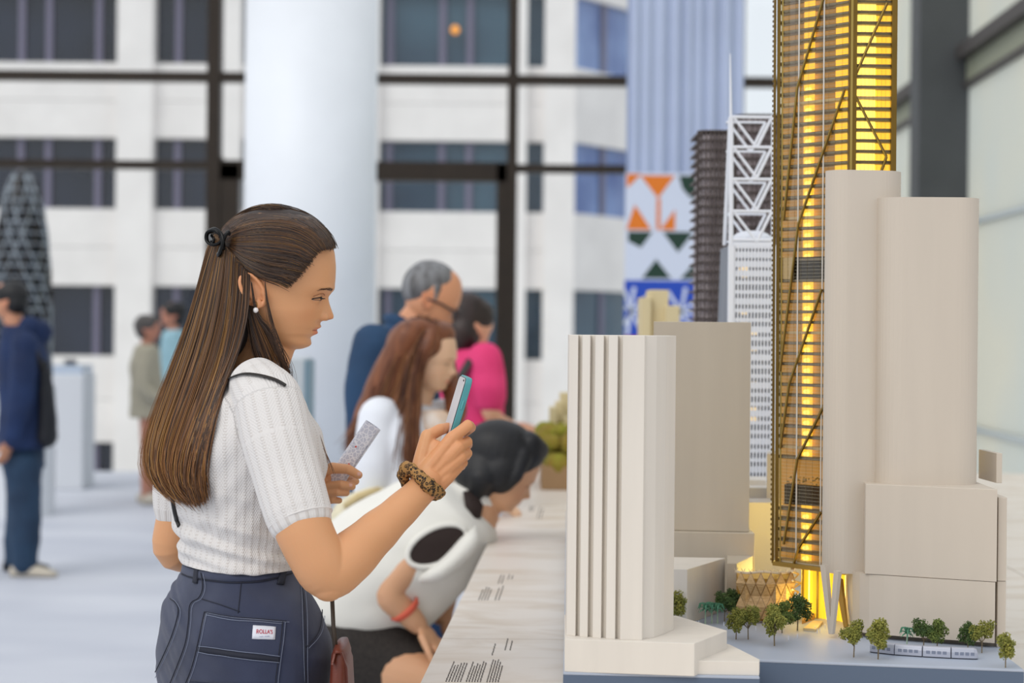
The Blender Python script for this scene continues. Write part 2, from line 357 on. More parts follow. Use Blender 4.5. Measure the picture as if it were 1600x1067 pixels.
for i in range(len(rt) - 1):
    a = G(*rt[i], pz); b = G(*rt[i + 1], pz)
    fl += [b]
fl += [(fl[-1][0] + .001, 2.93), (fl[0][0] + .004, 2.93)]
zt = ztop(970, 524, 2.7)
block('tower', fl, pz, zt, m_wood_l, t1, bevel=.0005)

# --- plain slab tower behind ---
t2 = thing('tower_model', (.35, 3.4, GZ), 'plain flat-fronted beige slab tower model behind the fluted tower', 'model building')
m_w2 = mat('taupe_model_board', 'b9ae9d', 0.55, var=0.04, vscale=6, stretch=(6, 6, .6))
D = 3.42
pl = plan((1020, 660, D), (1172, 660, D - .02)); pl += [(pl[1][0] + .004, D + .22), (pl[0][0] + .02, D + .24)]
block('tower', pl, ztop(1100, 829, D) + .0005, ztop(1100, 503, D), m_w2, t2)
pl = plan((1015, 850, D - .02), (1179, 850, D - .04)); pl += [(pl[1][0] + .004, D + .22), (pl[0][0] + .02, D + .24)]
block('podium', pl, GZ, ztop(1100, 829, D), m_w2, t2)
pl = [G(1134, 953)]; D4 = 3.27
pl = plan((1136, 900, D4), (1151, 900, D4)) + plan((1178, 900, D4 + .12)) + plan((1136, 900, D4 + .12))
block('annex', pl, GZ, ztop(1151, 880, D4), m_w2, t2)
# --- low block ---
t3 = thing('block_model', (.28, 3.15, GZ), 'low cream box building model beside the potted trees, between fluted tower and pavilion', 'model building')
c0 = G(1073, 976); D = c0[1]
pl = [(c0[0] - .045, c0[1] + .004), c0] + plan((1133, 900, D + .165)) + [(plan((1133, 900, D + .165))[0][0] - .09, D + .17)]
block('block', pl, GZ, ztop(1073, 889.5, D), m_wood_l, t3)
# --- stepped blocks lit by the glow, left of the gold tower ---
t4 = thing('block_model', (.47, 3.65, GZ), 'tall narrow block model lit yellow, left of the gold tower foot', 'model building')
D = 3.62; pl = plan((1150, 800, D), (1209, 800, D)) + plan((1207, 800, D + .09), (1152, 800, D + .09)); p9 = plan((1205, 800, D + .01), (1252, 800, D + .01), (1252, 800, D + .1), (1205, 800, D + .1)); block('low_wing', p9, GZ, ztop(1230, 880, D), m_wood, t4)
block('block', pl, GZ, ztop(1190, 785, D), m_wood, t4)
t5 = thing('block_model', (.47, 3.85, GZ), 'stepped cream block model below the white lit office tower', 'model building')
D = 3.8; pl = plan((1160, 770, D), (1205, 770, D)) + plan((1203, 770, D + .12), (1160, 770, D + .12)); block('lower_step', pl, GZ, ztop(1190, 762, D), m_wood_l, t5)
D = 3.86; pl = plan((1160, 770, D), (1197, 770, D)) + plan((1196, 770, D + .1), (1160, 770, D + .1)); block('upper_step', pl, GZ, ztop(1190, 750, D), m_wood_l, t5)
t6 = thing('block_model', (.53, 3.75, GZ), 'thin brown slab model tight against the left side of the gold tower', 'model building')
D = 3.72; pl = plan((1198, 740, D), (1230, 740, D)) + plan((1230, 740, D + .08), (1199, 740, D + .08)); block('slab', pl, GZ, ztop(1200, 709, D), m_wood, t6)

# --- rounded towers and drum podium, right ---
def stadium(xa, xb, y, D, r, depth, n=10, skew=0.0):
    """plan with rounded front corners"""
    a = plan((xa, y, D))[0][0] * (D + r) / D; b = plan((xb, y, D))[0][0] * (D + r) / D; out = []
    for k in range(n + 1):
        t = math.pi + (math.pi / 2) * k / n; out.append((a + r + r * math.cos(t), D + r + r * math.sin(t) * 1.0))
    for k in range(n + 1):
        t = -math.pi / 2 + (math.pi / 2) * k / n; out.append((b - r + r * math.cos(t), D + r + r * math.sin(t)))
    out += [(b, D + depth), (a + (depth - r) * .18, D + depth)]
    return [(x, y_ + skew * (x - a)) for x, y_ in out]
rt = thing('rounded_tower_model', (.6, 3.0, GZ), 'pair of cream rounded-corner towers rising from a curved drum podium, at the right', 'model building')
D = 3.045
pl = stadium(1286.5, 1407, 600, D, .036, .070, skew=.12)
block('left_tower', pl, ztop(1320, 897, D), ztop(1340, 265, D), m_wood, rt, bevel=0)
D = 3.018
pl = stadium(1367.5, 1524.5, 600, D, .040, .112, skew=-.04)
block('right_tower', pl, 1.243, ztop(1440, 308, D), m_wood, rt, bevel=0)
zs = 1.101
a, b = P(1352, 830, 3.018), P(1558, 830, 2.933)
pl = [(a.x, a.y), (b.x, b.y), (b.x + .006, b.y + .24), (a.x + .012, a.y + .115)]
block('podium_block', pl, zs + .0006, 1.243, m_wood, rt)
# drum: curved lower podium
dr = []
for x, D in ((1322, 3.125), (1322.5, 3.10), (1325, 3.075), (1332, 3.05), (1343, 3.032), (1358, 3.018), (1380, 3.006), (1410, 2.992), (1450, 2.975), (1500, 2.956), (1555, 2.934)):
    dr.append(plan((x, 930, D))[0])
block('curved_podium', dr + [(dr[-1][0] + .006, 3.135), (dr[0][0], 3.13)], 1.008, zs, m_wood, rt, bevel=0)
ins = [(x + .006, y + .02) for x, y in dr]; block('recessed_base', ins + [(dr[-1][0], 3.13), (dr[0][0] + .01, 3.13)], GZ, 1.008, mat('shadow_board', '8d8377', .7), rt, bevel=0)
p0 = P(1559, 900, 2.945); p1 = P(1572.5, 900, 2.945)
pl = [(p0.x, p0.y), (p1.x, p1.y), (p1.x + .003, p1.y + .1), (p0.x, p0.y + .1)]
block('side_fin', pl, zs + .0006, ztop(1565, 777, 2.945), m_wood, rt); block('side_fin', [(x, y + .001) for x, y in pl], GZ, zs, m_wood, rt)
p0 = P(1529, 730, 3.15); p1 = P(1557, 730, 3.05); p2 = P(1566, 730, 3.05)
block('roof_slab', [(p0.x, p0.y), (p1.x, p1.y), (p2.x, p2.y), (p0.x + (p2.x - p1.x), p0.y)], 1.2436, ztop(1557, 708, 3.05), m_wood, rt)
# splayed stilts of the left rounded tower
def leg(top, bot, w0, w1, D0, D1, m, parent, nm='stilt'):
    a, b = P(*top, D0), P(*bot, D1); g = MB(); g.tube([a, a.lerp(b, .5), b], [w0 / 1000, (w0 * .55 + w1 * .45) / 1000, w1 / 1000], seg=4); return g.build(nm, m, parent)
leg((1288, 882), (1299, 990), 7, 4.5, 3.03, 3.02, m_wood, rt); leg((1309, 892), (1300, 990), 6.5, 4.5, 3.01, 3.015, m_wood, rt)
leg((1311, 905), (1322, 980), 7, 4, 3.10, 3.06, mat('gilt_board', 'b58a35', .5), rt)

# --- glowing gold tower ---
gt = thing('gold_tower_model', (.53, 3.2, GZ), 'tall gold glass skyscraper model glowing yellow from inside, tallest on the base', 'model building')
m_gold = mat('brass', '7a5f26', 0.32, 0.75, var=.2, vscale=14); m_gold2 = mat('brass_light', 'a88f4c', 0.4, 0.6)
m_slab = mat('slab_edge', '7d8088', 0.5); m_wh = mat('white_model_bar', 'd8d4cc', .5)
m_amber = mat('amber_glow_wall', 'c09a68', 0.5, emit='c69a50', estr=.55, var=.25, vscale=22, stretch=(1, 1, .3))  # wall is no lamp: interior light put into its emission
m_led = mat('lit_core', 'ffd850', 0.5, emit='ffd44a', estr=1.2)
m_led2 = mat('lit_core_bright', 'fff0a0', 0.5, emit='ffe680', estr=1.7)
m_tg = glassm('tower_glass', (.93, .86, .72), .05, .08)
DA, DB = 3.15, 3.27
A0, A1 = P(1325, 893, DA), P(1320, -150, DA)
def TP(u, z):
    """u 0..1 along the left face from far left to corner, 1..2 along the right face; z height -> world"""
    t = (z - 1.11) / 1.0
    B = Vector((PX(1217 - 4.5 * t, DB), DB)); A = Vector((PX(1328.5, DA), DA)); C = Vector((PX(1393.5, DA), DA + .002))
    q = B.lerp(A, u) if u <= 1 else A.lerp(C, u - 1)
    return Vector((q.x, q.y, z))
def IN(v, d): return v + Vector((.35 * d, .94 * d, 0))
zb, ztp = ztop(1320, 889, DA), 2.32
fh = 16.75 * DA / F
def quadwall(u0, u1, z0, z1, d0, d1, nm, m, parent=gt, push=0):
    g = MB(); a, b = TP(u0, z0), TP(u1, z0); c, d = TP(u1, z1), TP(u0, z1)
    vs = [IN(v, d0) for v in (a, b, c, d)] + [IN(v, d1) for v in (a, b, c, d)]
    g.add(vs, [(0, 1, 2, 3), (7, 6, 5, 4), (0, 4, 5, 1), (1, 5, 6, 2), (2, 6, 7, 3), (3, 7, 4, 0)]); return g.build(nm, m, parent)
nfl = int((ztp - zb) / fh)
zd0, zd1 = ztop(1270, 437, DB), ztop(1270, 403, DB)     # dark plant floor
zg0, zg1 = ztop(1270, 787, DB), ztop(1270, 714, DB)     # garden void
for k in range(nfl + 1):
    z = zb + k * fh
    if zg0 + .005 < z < zg1 - .004 or zd0 + .006 < z < zd1 - .006: continue
    major = k in (0, 11, 22, 33, 44, 55)
    g = MB(); h = .0048; poly = [TP(0, z), TP(1, z), TP(2, z), TP(2, z) + Vector((.004, .034, 0)), IN(TP(0, z), .03)]
    poly = [IN(p, .0022) for p in poly[:3]] + poly[3:]
    g.prism([(p.x, p.y) for p in poly], z - h / 2, z + h / 2); g.build('floor_slab', m_wh if major else m_slab, gt)
# interior core walls: bright vertical lit strips and amber partitions
quadwall(.0, 1.0, zb, ztp, .029, .032, 'back_wall', m_amber)
quadwall(1.0, 2.0, zb, ztp, .027, .03, 'lit_wall', m_led)
for z0, z1 in ((zb, zg0), (zg1, zd0), (zd1, ztp)):
    quadwall(.31, .46, z0, z1, .022, .025, 'light_shaft', m_led)
    quadwall(.74, .95, z0, z1, .022, .025, 'light_shaft', m_led)
    quadwall(1.05, 1.5, z0, z1, .018, .02, 'light_shaft', m_led2 if z1 == ztp else m_led)
k = 0
while zb + (k + 1) * fh < ztp:                     # one glowing lamp band per storey
    z = zb + (k + .35) * fh; k += 1
    if zg0 - .01 < z < zg1 or zd0 - .01 < z < zd1: continue
    g = MB(); p = IN(TP(1.24, z), .012); g.ell(p, (.006, .004, .005), nu=8, nv=6); g.build('led_lamp', m_led2, gt)
    if z < 1.9: g = MB(); p = IN(TP(.38, z), .019); g.ell(p, (.006, .003, .004), nu=8, nv=6); g.build('led_lamp', m_led2, gt)
quadwall(0.0, .96, zd0, zd1, .004, .05, 'plant_floor', mat('black_void', '14141a', .7))
quadwall(0.0, .22, zd0, zd1, .001, .004, 'white_panel', m_wh)
quadwall(.1, 1.9, zg0, zg0 + (zg1 - zg0) * .42, .003, .05, 'garden_box', mat('garden_box', '2a2114', .6))
gz = zg0 + (zg1 - zg0) * .42
m_gleaf = mat('lit_garden_leaf', '9a8a30', .6)
g = MB()
for i in range(120):
    p = IN(TP(R.uniform(.12, 1.0), gz + R.uniform(0, .014)), R.uniform(.005, .04)); r_ = R.uniform(.001, .0028); g.box(p, (r_, r_, r_), None)
g.build('garden_foliage', m_gleaf, gt, kind='stuff')
# glass skin, mullions
quadwall(0, 1, zb, ztp, 0, .0008, 'glass_skin', m_tg); quadwall(1, 2, zb, ztp, 0, .0008, 'glass_skin', m_tg)
for u in (.28, .62): 
    g = MB(); g.tube([IN(TP(u, zb), -.001), IN(TP(u, ztp), -.001)], .0013, 6); g.build('white_mullion', m_wh, gt)
m_line = mat('fine_line', '8a7a56', .5, .3)
g = MB()
for i in range(1, 22):
    if i % 2: g.tube([IN(TP(i / 22, zb), -.0005), IN(TP(i / 22, ztp), -.0005)], .00022, 3)
for i in range(1, 10): g.tube([IN(TP(1 + i / 10, zb), -.0005), IN(TP(1 + i / 10, ztp), -.0005)], .0002, 3)
g.build('fine_mullions', m_line, gt, kind='stuff')
g = MB()
for i in range(nfl * 3):
    z = zb + i * fh / 3
    g.tube([IN(TP(.02, z), -.0008), IN(TP(.99, z), -.0008)], .00017, 3)
g.build('fine_transoms', mat('pale_line', 'c2b79c', .5), gt, kind='stuff')
def post(u, w, nm='corner_post', m=m_gold, off=-.002, z0=None):
    g = MB(); z0 = z0 or zb - .006
    for i, (wa, mm) in enumerate(((w, 0),)):
        a, b = IN(TP(u, z0), off), IN(TP(u, ztp), off); g.tube([a, b], w, 4, up=(0.7, .7, 0))
    return g.build(nm, m, gt)
post(1.0, .0088); post(1.0, .0026, 'post_edge', m_gold2, off=-.010); post(2.0, .0062); post(0.0, .0038, 'side_post'); post(.05, .0018, 'side_post', m_gold2, off=-.001); post(-.055, .0028, 'side_post')
g = MB()
for i in range(int((ztp - zb) / .0085)): 
    z = zb + i * .0085; g.box(IN(TP(-.085, z), -.001), (.0015, .003, .004))
g.build('edge_studs', m_gold, gt, kind='stuff')
def brace(x0, y0, x1, y1, f=0):
    """diagonal brace between two photo rows; D by face"""
    def onface(x, y):
        xx, yy = U(x, y)
        u = (xx - 1213) / (1328.5 - 1213) if f == 0 else 1 + (xx - 1328.5) / 65
        D = DB + (DA - DB) * u if f == 0 else DA
        return IN(TP(max(0, u), zy(yy, D)), -.0035)
    a, b = onface(x0, y0), onface(x1, y1)
    g = MB(); g.tube([a, b], .0024, 6); g.build('diagonal_brace', m_gold, gt)
    g = MB(); g.tube([a + Vector((-.0012, -.002, 0)), b + Vector((-.0012, -.002, 0))], .0009, 5); g.build('brace_edge', m_gold2, gt)
for q in ((1288, 0, 1247, 138), (1247, 138, 1224, 345), (1321, 140, 1248, 350), (1300, -60, 1288, 0), (1248, 350, 1217, 580), (1285, 452, 1232, 600), (1290, 630, 1245, 717), (1245, 717, 1222, 850), (1283, 800, 1247, 855), (1247, 855, 1236, 889), (1232, 600, 1217, 700)):
    brace(*q)
for q in ((1333, 128, 1387, 5), (1333, 142, 1386, 245), (1387, 0, 1370, -40), (1386, 245, 1372, 285)): brace(*q, f=1)
# base plate, lobby
g = MB(); poly = [IN(TP(0, zb), -.006), IN(TP(1, zb), -.010), IN(TP(2, zb), -.006), TP(2, zb) + Vector((.01, .1, 0)), IN(TP(0, zb), .1)]
poly[0].x -= .006; g.prism([(p.x, p.y) for p in poly], zb - .009, zb - .002); g.build('base_plate', m_gold2, gt)
m_lob = mat('lobby_glow', 'f2c040', .5, emit='ffcf30', estr=.95, var=.4, vscale=25, stretch=(4, 4, .4), col2='b07818')
g = MB(); poly = [IN(TP(.3, zb), .03), IN(TP(1, zb), .03), IN(TP(2, zb), .03), IN(TP(2, zb), .09), IN(TP(.3, zb), .09)]
g.prism([(p.x, p.y) for p in poly], GZ, zb - .009); g.build('lobby', m_lob, gt)
for u in (.34, .55, .8, 1.0, 1.5, 1.95):
    g = MB(); a = IN(TP(u, GZ), .02); g.tube([a, Vector((a.x, a.y, zb - .009))], .0022, 5); g.build('lobby_column', m_gold2, gt)
for i, u in enumerate((.42, .48, .62, .68, .74, .88, .93, 1.2, 1.3)):
    g = MB(); a = IN(TP(u, GZ + .0), .026); g.box((a.x, a.y, GZ + .04), (.0022, .002, .08)); g.build('lobby_mullion', m_led2 if i % 3 == 0 else m_lob, gt)
# unseen point lamps added for warm spill at the tower foot and on its neighbours
def pt(loc, e, r=.02, c=(1, .72, .25)):
    l = bpy.data.lights.new('glow_fill', 'POINT'); l.energy = e; l.color = c; l.shadow_soft_size = r; o = bpy.data.objects.new('glow_fill', l); COL.objects.link(o); o.location = loc
GY = (1, .70, .16)
pt((.468, 3.16, 1.045), .08, c=GY); pt((.505, 3.11, 1.03), .05, c=GY); pt((.492, 3.50, 1.16), .32, c=(1, .76, .16)); pt((.476, 3.38, 1.06), .32, c=(1, .76, .16))

# --- white office tower with trusses and mast ---
wt = thing('white_tower_model', (.5, 4.0, GZ), 'white lattice-front office tower model with truss crown and mast, behind the slab tower', 'model building')
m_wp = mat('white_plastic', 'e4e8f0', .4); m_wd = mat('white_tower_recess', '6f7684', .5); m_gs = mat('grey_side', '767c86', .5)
DW = 4.0
a, b = P(1141, 600, DW), P(1209, 600, DW); zt = ztop(1175, 383, DW)
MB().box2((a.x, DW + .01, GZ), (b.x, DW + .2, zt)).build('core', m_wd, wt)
n = 34; dz = (zt - GZ) / n
for i in range(n + 1): 
    big = i % 3 == 1 or i > n - 3
    z = GZ + dz * i; g = MB(); g.box2((a.x, DW - .002, z - dz * (.36 if big else .22)), (b.x, DW + .012, z + dz * (.3 if big else .18))); g.build('floor_band', m_wp, wt)
for i in range(14):
    x = a.x + (b.x - a.x) * i / 13; w_ = .006 if i in (0, 13) else .0016
    MB().box2((x - w_, DW - .004, GZ), (x + w_, DW + .012, zt)).build('mullion', m_wp, wt)
for y in (398, 420, 430, 470, 488, 500, 515, 520, 545, 600, 640, 655): 
    p = P(1163 if y < 505 else 1178, y, DW); g = MB(); g.ell((p.x, DW + .011, p.z), (.011, .004, .005), nu=10, nv=6); g.build('window_glow', mat('soft_lamp', 'f0d9a0', emit='ffd890', estr=.9) if y == 398 else bpy.data.materials['soft_lamp'], wt)
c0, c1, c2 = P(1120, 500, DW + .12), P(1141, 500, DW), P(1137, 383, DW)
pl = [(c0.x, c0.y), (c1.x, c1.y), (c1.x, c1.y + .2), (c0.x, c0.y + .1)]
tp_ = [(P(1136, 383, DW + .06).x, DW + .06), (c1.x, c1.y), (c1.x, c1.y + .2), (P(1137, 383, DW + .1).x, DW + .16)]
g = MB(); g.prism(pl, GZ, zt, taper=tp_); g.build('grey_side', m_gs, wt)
for y in (183, 230, 280, 330, 375):
    z = ztop(1175, y, DW); g = MB(); g.tube([(P(1143, y, DW).x, DW, z), (P(1206, y, DW).x, DW, z)], .0035, 6); g.build('truss_chord', m_wp, wt)
    g = MB(); g.tube([(P(1143, y, DW).x, DW + .1, z), (P(1206, y, DW).x, DW + .1, z)], .0028, 6); g.build('truss_chord', m_wp, wt)
    if y < 375:
        z2 = ztop(1175, y + 48, DW)
        for xa, xb in ((1146, 1183), (1206, 1183)):
            for dy in (0, .1): g = MB(); g.tube([(P(xa, y, DW).x, DW + dy, z), (P(xb, y, DW).x, DW + dy, z2)], .0032, 6); g.build('truss_diagonal', m_wp, wt)
for x in (1143, 1208): g = MB(); a_ = P(x, 383, DW); g.tube([a_, P(x, 180, DW)], .004, 6); g.build('truss_post', m_wp, wt)
g = MB(); g.tube([P(1142, 383, DW), P(1142, 183, DW), P(1141, 84, DW)], [.005, .003, .0012], 6); g.build('mast', m_wp, wt)
g = MB(); g.tube([P(1132, 383, DW + .05), P(1141, 183, DW)], .004, 6); g.build('raking_strut', m_wp, wt)
p = P(1175, 376, DW + .08); g = MB(); g.ell(p, (.045, .04, .022), nu=20, nv=8); g.build('crown_roof', m_wp, wt)

# --- brown lattice tower behind ---
m_bl = mat('brown_lattice', '4d4340', .6); m_bc = mat('brown_core', 'dcd0d2', .6, var=.5, vscale=40, col2='94868a')
def lattice(nm, x0, x1, yt, D, label, depth=.25):
    t = thing('lattice_tower_model', (PX((x0 + x1) / 2, D), D, GZ), label, 'model building')
    a, b = PX(U(x0, 350)[0], D), PX(U(x1, 350)[0], D); r = (b - a) * .28; z1 = ztop((x0 + x1) / 2, yt, D)
    def pl_(o):
        out = []
        for cx, cy, t0 in ((a + r, D + r, math.pi), (b - r, D + r, 1.5 * math.pi)):
            for k in range(5): q = t0 + math.pi / 2 * k / 4; out.append((cx + (r + o) * math.cos(q), cy + (r + o) * math.sin(q)))
        return out + [(b + o, D + depth), (a - o, D + depth)]
    block('core', pl_(-.01), GZ, z1 - .01, m_bc, t, bevel=0)
    nf = int((z1 - 1.3) / .0225)
    for i in range(nf): z = z1 - i * .0225; block('floor_band', pl_(.001), z - .0045, z, m_bl, t, bevel=0)
    ring = pl_(.0035)[:10]
    for i in range(9):
        for s in ((0,) if i != 4 else (0, .25, .5, .75)):
            x = ring[i][0] + (ring[i + 1][0] - ring[i][0]) * s; y = ring[i][1] + (ring[i + 1][1] - ring[i][1]) * s
            MB().box2((x - .002, y - .002, GZ), (x + .002, y + .002, z1)).build('fin', m_bl, t)
    return t
l1 = lattice('a', 1093, 1150, 203, 4.6, 'dark brown lattice tower model with rounded corner, left of the white truss tower')
l2 = lattice('b', 1152, 1230, 178, 5.0, 'dark brown lattice tower model seen through the white truss crown')

# --- small beige tower and planter model farther down the table ---
m_bg = mat('beige_model', 'd8c9a0', .7)
t = thing('stepped_tower_model', (PX(1025, 5.6), 5.6, TZ), 'small blurred beige stepped tower model in front of the banner', 'model building')
for x0, x1, yt in ((1003, 1018, 462), (1016, 1046, 450), (1040, 1062, 475)):
    a, b = PX(x0, 5.6), PX(x1, 5.6); MB().box2((a, 5.6 + (x1 % 3) * .02, TZ), (b, 5.8, zy(yt, 5.6))).build('tower', m_bg, t, bevel=.002)
D = 6.6
t = thing('park_model', (PX(885, D), D + .2, TZ), 'brown boxed model of green trees and pale towers farthest along the table', 'model building')
MB().box2((PX(848, D), D, TZ), (PX(960, D), D + .5, zy(728, D))).build('box', mat('brown_box', '9a7b58', .6), t, bevel=.003)
m_moss = mat('model_moss', '8f9a2c', .9, var=.5, vscale=12, col2='8a6a2c')
g = MB()
for i in range(90):
    x = PX(R.uniform(852, 950), D); r_ = R.uniform(.03, .06); g.ell((x, D + R.uniform(.03, .45), zy(726, D) + R.uniform(0, .11)), (r_, r_, r_ * .9), nu=8, nv=6)
g.build('foliage', m_moss, t, kind='stuff')
for x0, x1, yt, dd in ((862, 874, 640, .25), (872, 884, 632, .3), (880, 900, 618, .35), (886, 895, 655, .2)):
    MB().box2((PX(x0, D), D + dd, zy(728, D)), (PX(x1, D), D + dd + .08, zy(yt, D))).build('tower', m_bg, t, bevel=.002)
t = thing('white_display_case', (PX(835, 8.5), 8.5, 0), 'blurred white display case beyond the far end of the table', 'plinth')
MB().box2((PX(812, 8.5), 8.5, 0), (PX(1010, 8.5), 9.3, .78)).build('case', mat('white_case', 'e6e6ea', .5), t, bevel=.01)

# --- diamond lattice pavilion ---
pv = thing('pavilion_model', (.42, 3.2, GZ), 'pale wooden pavilion model wrapped in a diamond lattice of panels, at the gold tower foot', 'model building')
m_pan = mat('pavilion_panel', 'caa87a', .6, var=.3, vscale=120, stretch=(1, 1, 4), col2='ad8a58'); m_rod = mat('pavilion_rod', '8f7250', .5); m_pr = mat('pavilion_rim', 'e0cdb0', .5)
PD = 3.17
def PV(a, y):
    """a = photo column; wall bulges toward the viewer and folds at the waist rows"""
    t = (a - 1150) / 90
    ys = [893, 912, 930, 948, 962]
    yy = 893 + y * 72
    bulge = -.02 * math.sin(min(1, max(0, t)) * math.pi)
    fold = .008 * abs(((y * 4) % 2) - 1)
    D = PD + bulge + fold + .03 * max(0, t - .8)
    return P(a, yy + 2 * math.sin(t * 3), D)
nc = 6; w_ = 93 / nc
def pan(pts, nm, m, lift=0.0015):
    g = MB(); vs = [Vector(p) for p in pts]; c = sum(vs, Vector()) / len(vs); nrm = (vs[1] - vs[0]).cross(vs[2] - vs[0]).normalized()
    if nrm.y > 0: nrm = -nrm
    fr = [c + (v - c) * .93 + nrm * lift for v in vs]; bk = [v + Vector((0, .0012, 0)) for v in fr]; k = len(vs)
    g.add(fr + bk, [tuple(range(k)), tuple(range(2 * k - 1, k - 1, -1))] + [(i, i + k, (i + 1) % k + k, (i + 1) % k) for i in range(k)]); g.build(nm, m, pv)
for c in range(nc):
    for r_ in range(4):
        xl = 1150 + c * w_ + (0 if r_ % 2 == 0 else w_ / 2) ; xc = xl + w_ / 2
        if r_ % 2 == 1 and c == nc - 1: continue
        y0, y1 = (r_ - .0) / 4 - .0, (r_ + 1) / 4
        # diamond centred on row boundary y1, spanning two rows
        top, bot = max(0, y1 - .25), min(1, y1 + .25)
        if r_ == 3: pan([PV(xl, 1), PV(xc, .75), PV(xl + w_, 1)], 'lattice_panel', m_pan)
        else: pan([PV(xl, y1), PV(xc, top), PV(xl + w_, y1), PV(xc, bot)], 'lattice_panel', m_pan)
        for q in ((PV(xl, y1), PV(xc, top)), (PV(xc, top), PV(xl + w_, y1))):
            g = MB(); g.tube([q[0] + Vector((0, -.001, 0)), q[1] + Vector((0, -.001, 0))], .0006, 4); g.build('lattice_rod', m_rod, pv)
for i in range(9):
    a = 1150 + i * 90 / 8; p = PV(a, 0); g = MB(); g.tube([p, p + Vector((.003, 0, .006))], .0006, 3); g.tube([p, p + Vector((-.003, 0, .006))], .0006, 3); g.build('finial', m_pr, pv)
g = MB(); g.tube([PV(1150 + i * 9.3, .02 + .02 * math.sin(i)) + Vector((0, .006, .001)) for i in range(11)], .003, 5, flat=(1, .7)); g.build('rim', m_pr, pv)
for k in range(5):   # right-hand return wall, lit
    a = P(1238, 893 + k * 14, 3.165); b = P(1248 + 3 * math.sin(k * 1.6), 897 + k * 14, 3.26); g = MB(); g.tube([a, b], .0018, 4); g.build('side_rod', m_pr, pv)
    g = MB(); g.tube([b, P(1238, 907 + k * 14, 3.165)], .0018, 4); g.build('side_rod', m_pr, pv)
mb = MB(); mb.prism([(P(1152, 930, 3.2).x, 3.19), (P(1240, 930, 3.2).x, 3.19), (P(1240, 930, 3.26).x, 3.27), (P(1152, 930, 3.26).x, 3.27)], GZ, 1.07); mb.build('inner_drum', mat('pavilion_inner', 'b98d3a', .6), pv)
# lit bench, ramp
MB().prism([G(1255, 985), G(1275, 987), G(1286, 974), G(1270, 973)], GZ, 1.004).build('plaza_bench', mat('bench_wood', 'd8c090', .6), None, label='low pale wooden bench model by the gold tower foot', category='bench')
MB().prism([G(1253, 975), G(1272, 968), G(1280, 950), G(1262, 958)], GZ, 1.006).build('plaza_ramp', mat('ramp_wood', 'b48a4c', .6), None, label='small brown wooden ramp model between pavilion and stilts', category='ramp')

# --- model trees ---
m_tr = mat('tree_wire', '7a6a50', .7)
def leafmat(n, c, c2): return mat(n, c, .85, var=.4, vscale=160, col2=c2)
m_lf = [leafmat('leaf_olive', 'a09c48', '626a2c'), leafmat('leaf_green', '7c8a40', '3e5226'), leafmat('leaf_dark', '586e36', '2a4220')]
def tree_meshes(seed):
    r = random.Random(seed); tr = MB(); fo = MB(); h = .036
    tr.tube([(0, 0, 0), (.0005, 0, .012), (0, 0, .022)], [.0008, .0007, .0005], 5)
    cl = []
    for i in range(8):
        a = r.uniform(0, 6.28); rr = r.uniform(.003, .0125); z = r.uniform(.015, .034); cl.append((rr * math.cos(a), rr * math.sin(a), z)); tr.tube([(0, 0, .012), cl[-1]], .0004, 3)
    cl += [(0, 0, .033), (.002, 0, .027)]
    for c in cl:
        for _ in range(150):
            v = Vector((r.gauss(0, 1), r.gauss(0, 1), r.gauss(0, 1))).normalized() * r.uniform(.0028, .0066)
            p = Vector(c) + v; s_ = r.uniform(.0007, .0014); M = Matrix.Rotation(r.uniform(0, 6), 3, Vector((r.random(), r.random(), r.random() + .01)))
            fo.add([p + M @ Vector(q) for q in ((s_, 0, 0), (-s_ * .5, s_, 0), (-s_ * .5, -s_, 0), (0, 0, s_ * 1.4))], [(0, 1, 3), (1, 2, 3), (2, 0, 3), (0, 2, 1)])
    return tr.mesh('trunk', m_tr), [fo.mesh('foliage', m) for m in m_lf]
TM = [tree_meshes(i) for i in range(3)]
trees = [ # x, y base, height px, width, colour, label, ground z
 (1334, 1027, 45, 0, 'olive tree model left of the tram, alone at the kerb'), (1372, 1030, 51, 0, 'olive tree model in front of the tram tail'),
 (1571, 1043, 44, 0, 'olive tree model at the far right corner of the base'), (1443, 1016, 38, 2, 'dark green tree model at the left of the pair behind the tram'),
 (1464, 1017, 40, 1, 'green tree model right of the palm, behind the tram middle'), (1512, 1018, 38, 2, 'dark green tree model against the curved podium near the tram front'),
 (1534, 1020, 40, 0, 'olive tree model behind the tram front'), (1210, 1009, 50, 0, 'olive tree model nearest the kerb in front of the pavilion'),
 (1150, 999, 40, 0, 'olive tree model at the podium corner, left of its twin'), (1169, 999, 42, 0, 'olive tree model left of the plaza figures, right of its twin'),
 (1222, 989, 40, 1, 'green tree model in the plaza behind the olive one'), (1246, 985, 46, 2, 'dark tree model right of the pavilion front'),
 (1132, 971, 36, 2, 'dark green tree model beside the three palms'), (1146, 968, 38, 2, 'dark green tree model left of the pavilion edge'), (1059, 976, 43, 0, 'olive tree model peeping out beside the fluted tower')]
for i, (x, y, hp, c, lab) in enumerate(trees):
    g_ = G(x, y); s_ = hp * g_[1] / F / .031
    t = thing('tree_model', (g_[0], g_[1], GZ), lab, 'model tree', 'olive and green model trees')
    M = TM[i % 3]; rz = R.uniform(0, 6)
    for nm, me in (('trunk', M[0]), ('foliage', M[1][c])):
        o = bpy.data.objects.new(nm, me); COL.objects.link(o); o.parent = t
        if nm == 'foliage': o['kind'] = 'stuff'
    t.scale = (s_ * .95, s_ * .95, s_); t.rotation_euler.z = rz
m_pt = mat('palm_trunk', '9fb5a0', .7); m_pl = mat('palm_leaf', '4a8064', .6)
ptr = MB(); ptr.tube([(0, 0, 0), (0, 0, .02)], [.0011, .0008], 6); ptm = ptr.mesh('trunk', m_pt)
pf = MB()
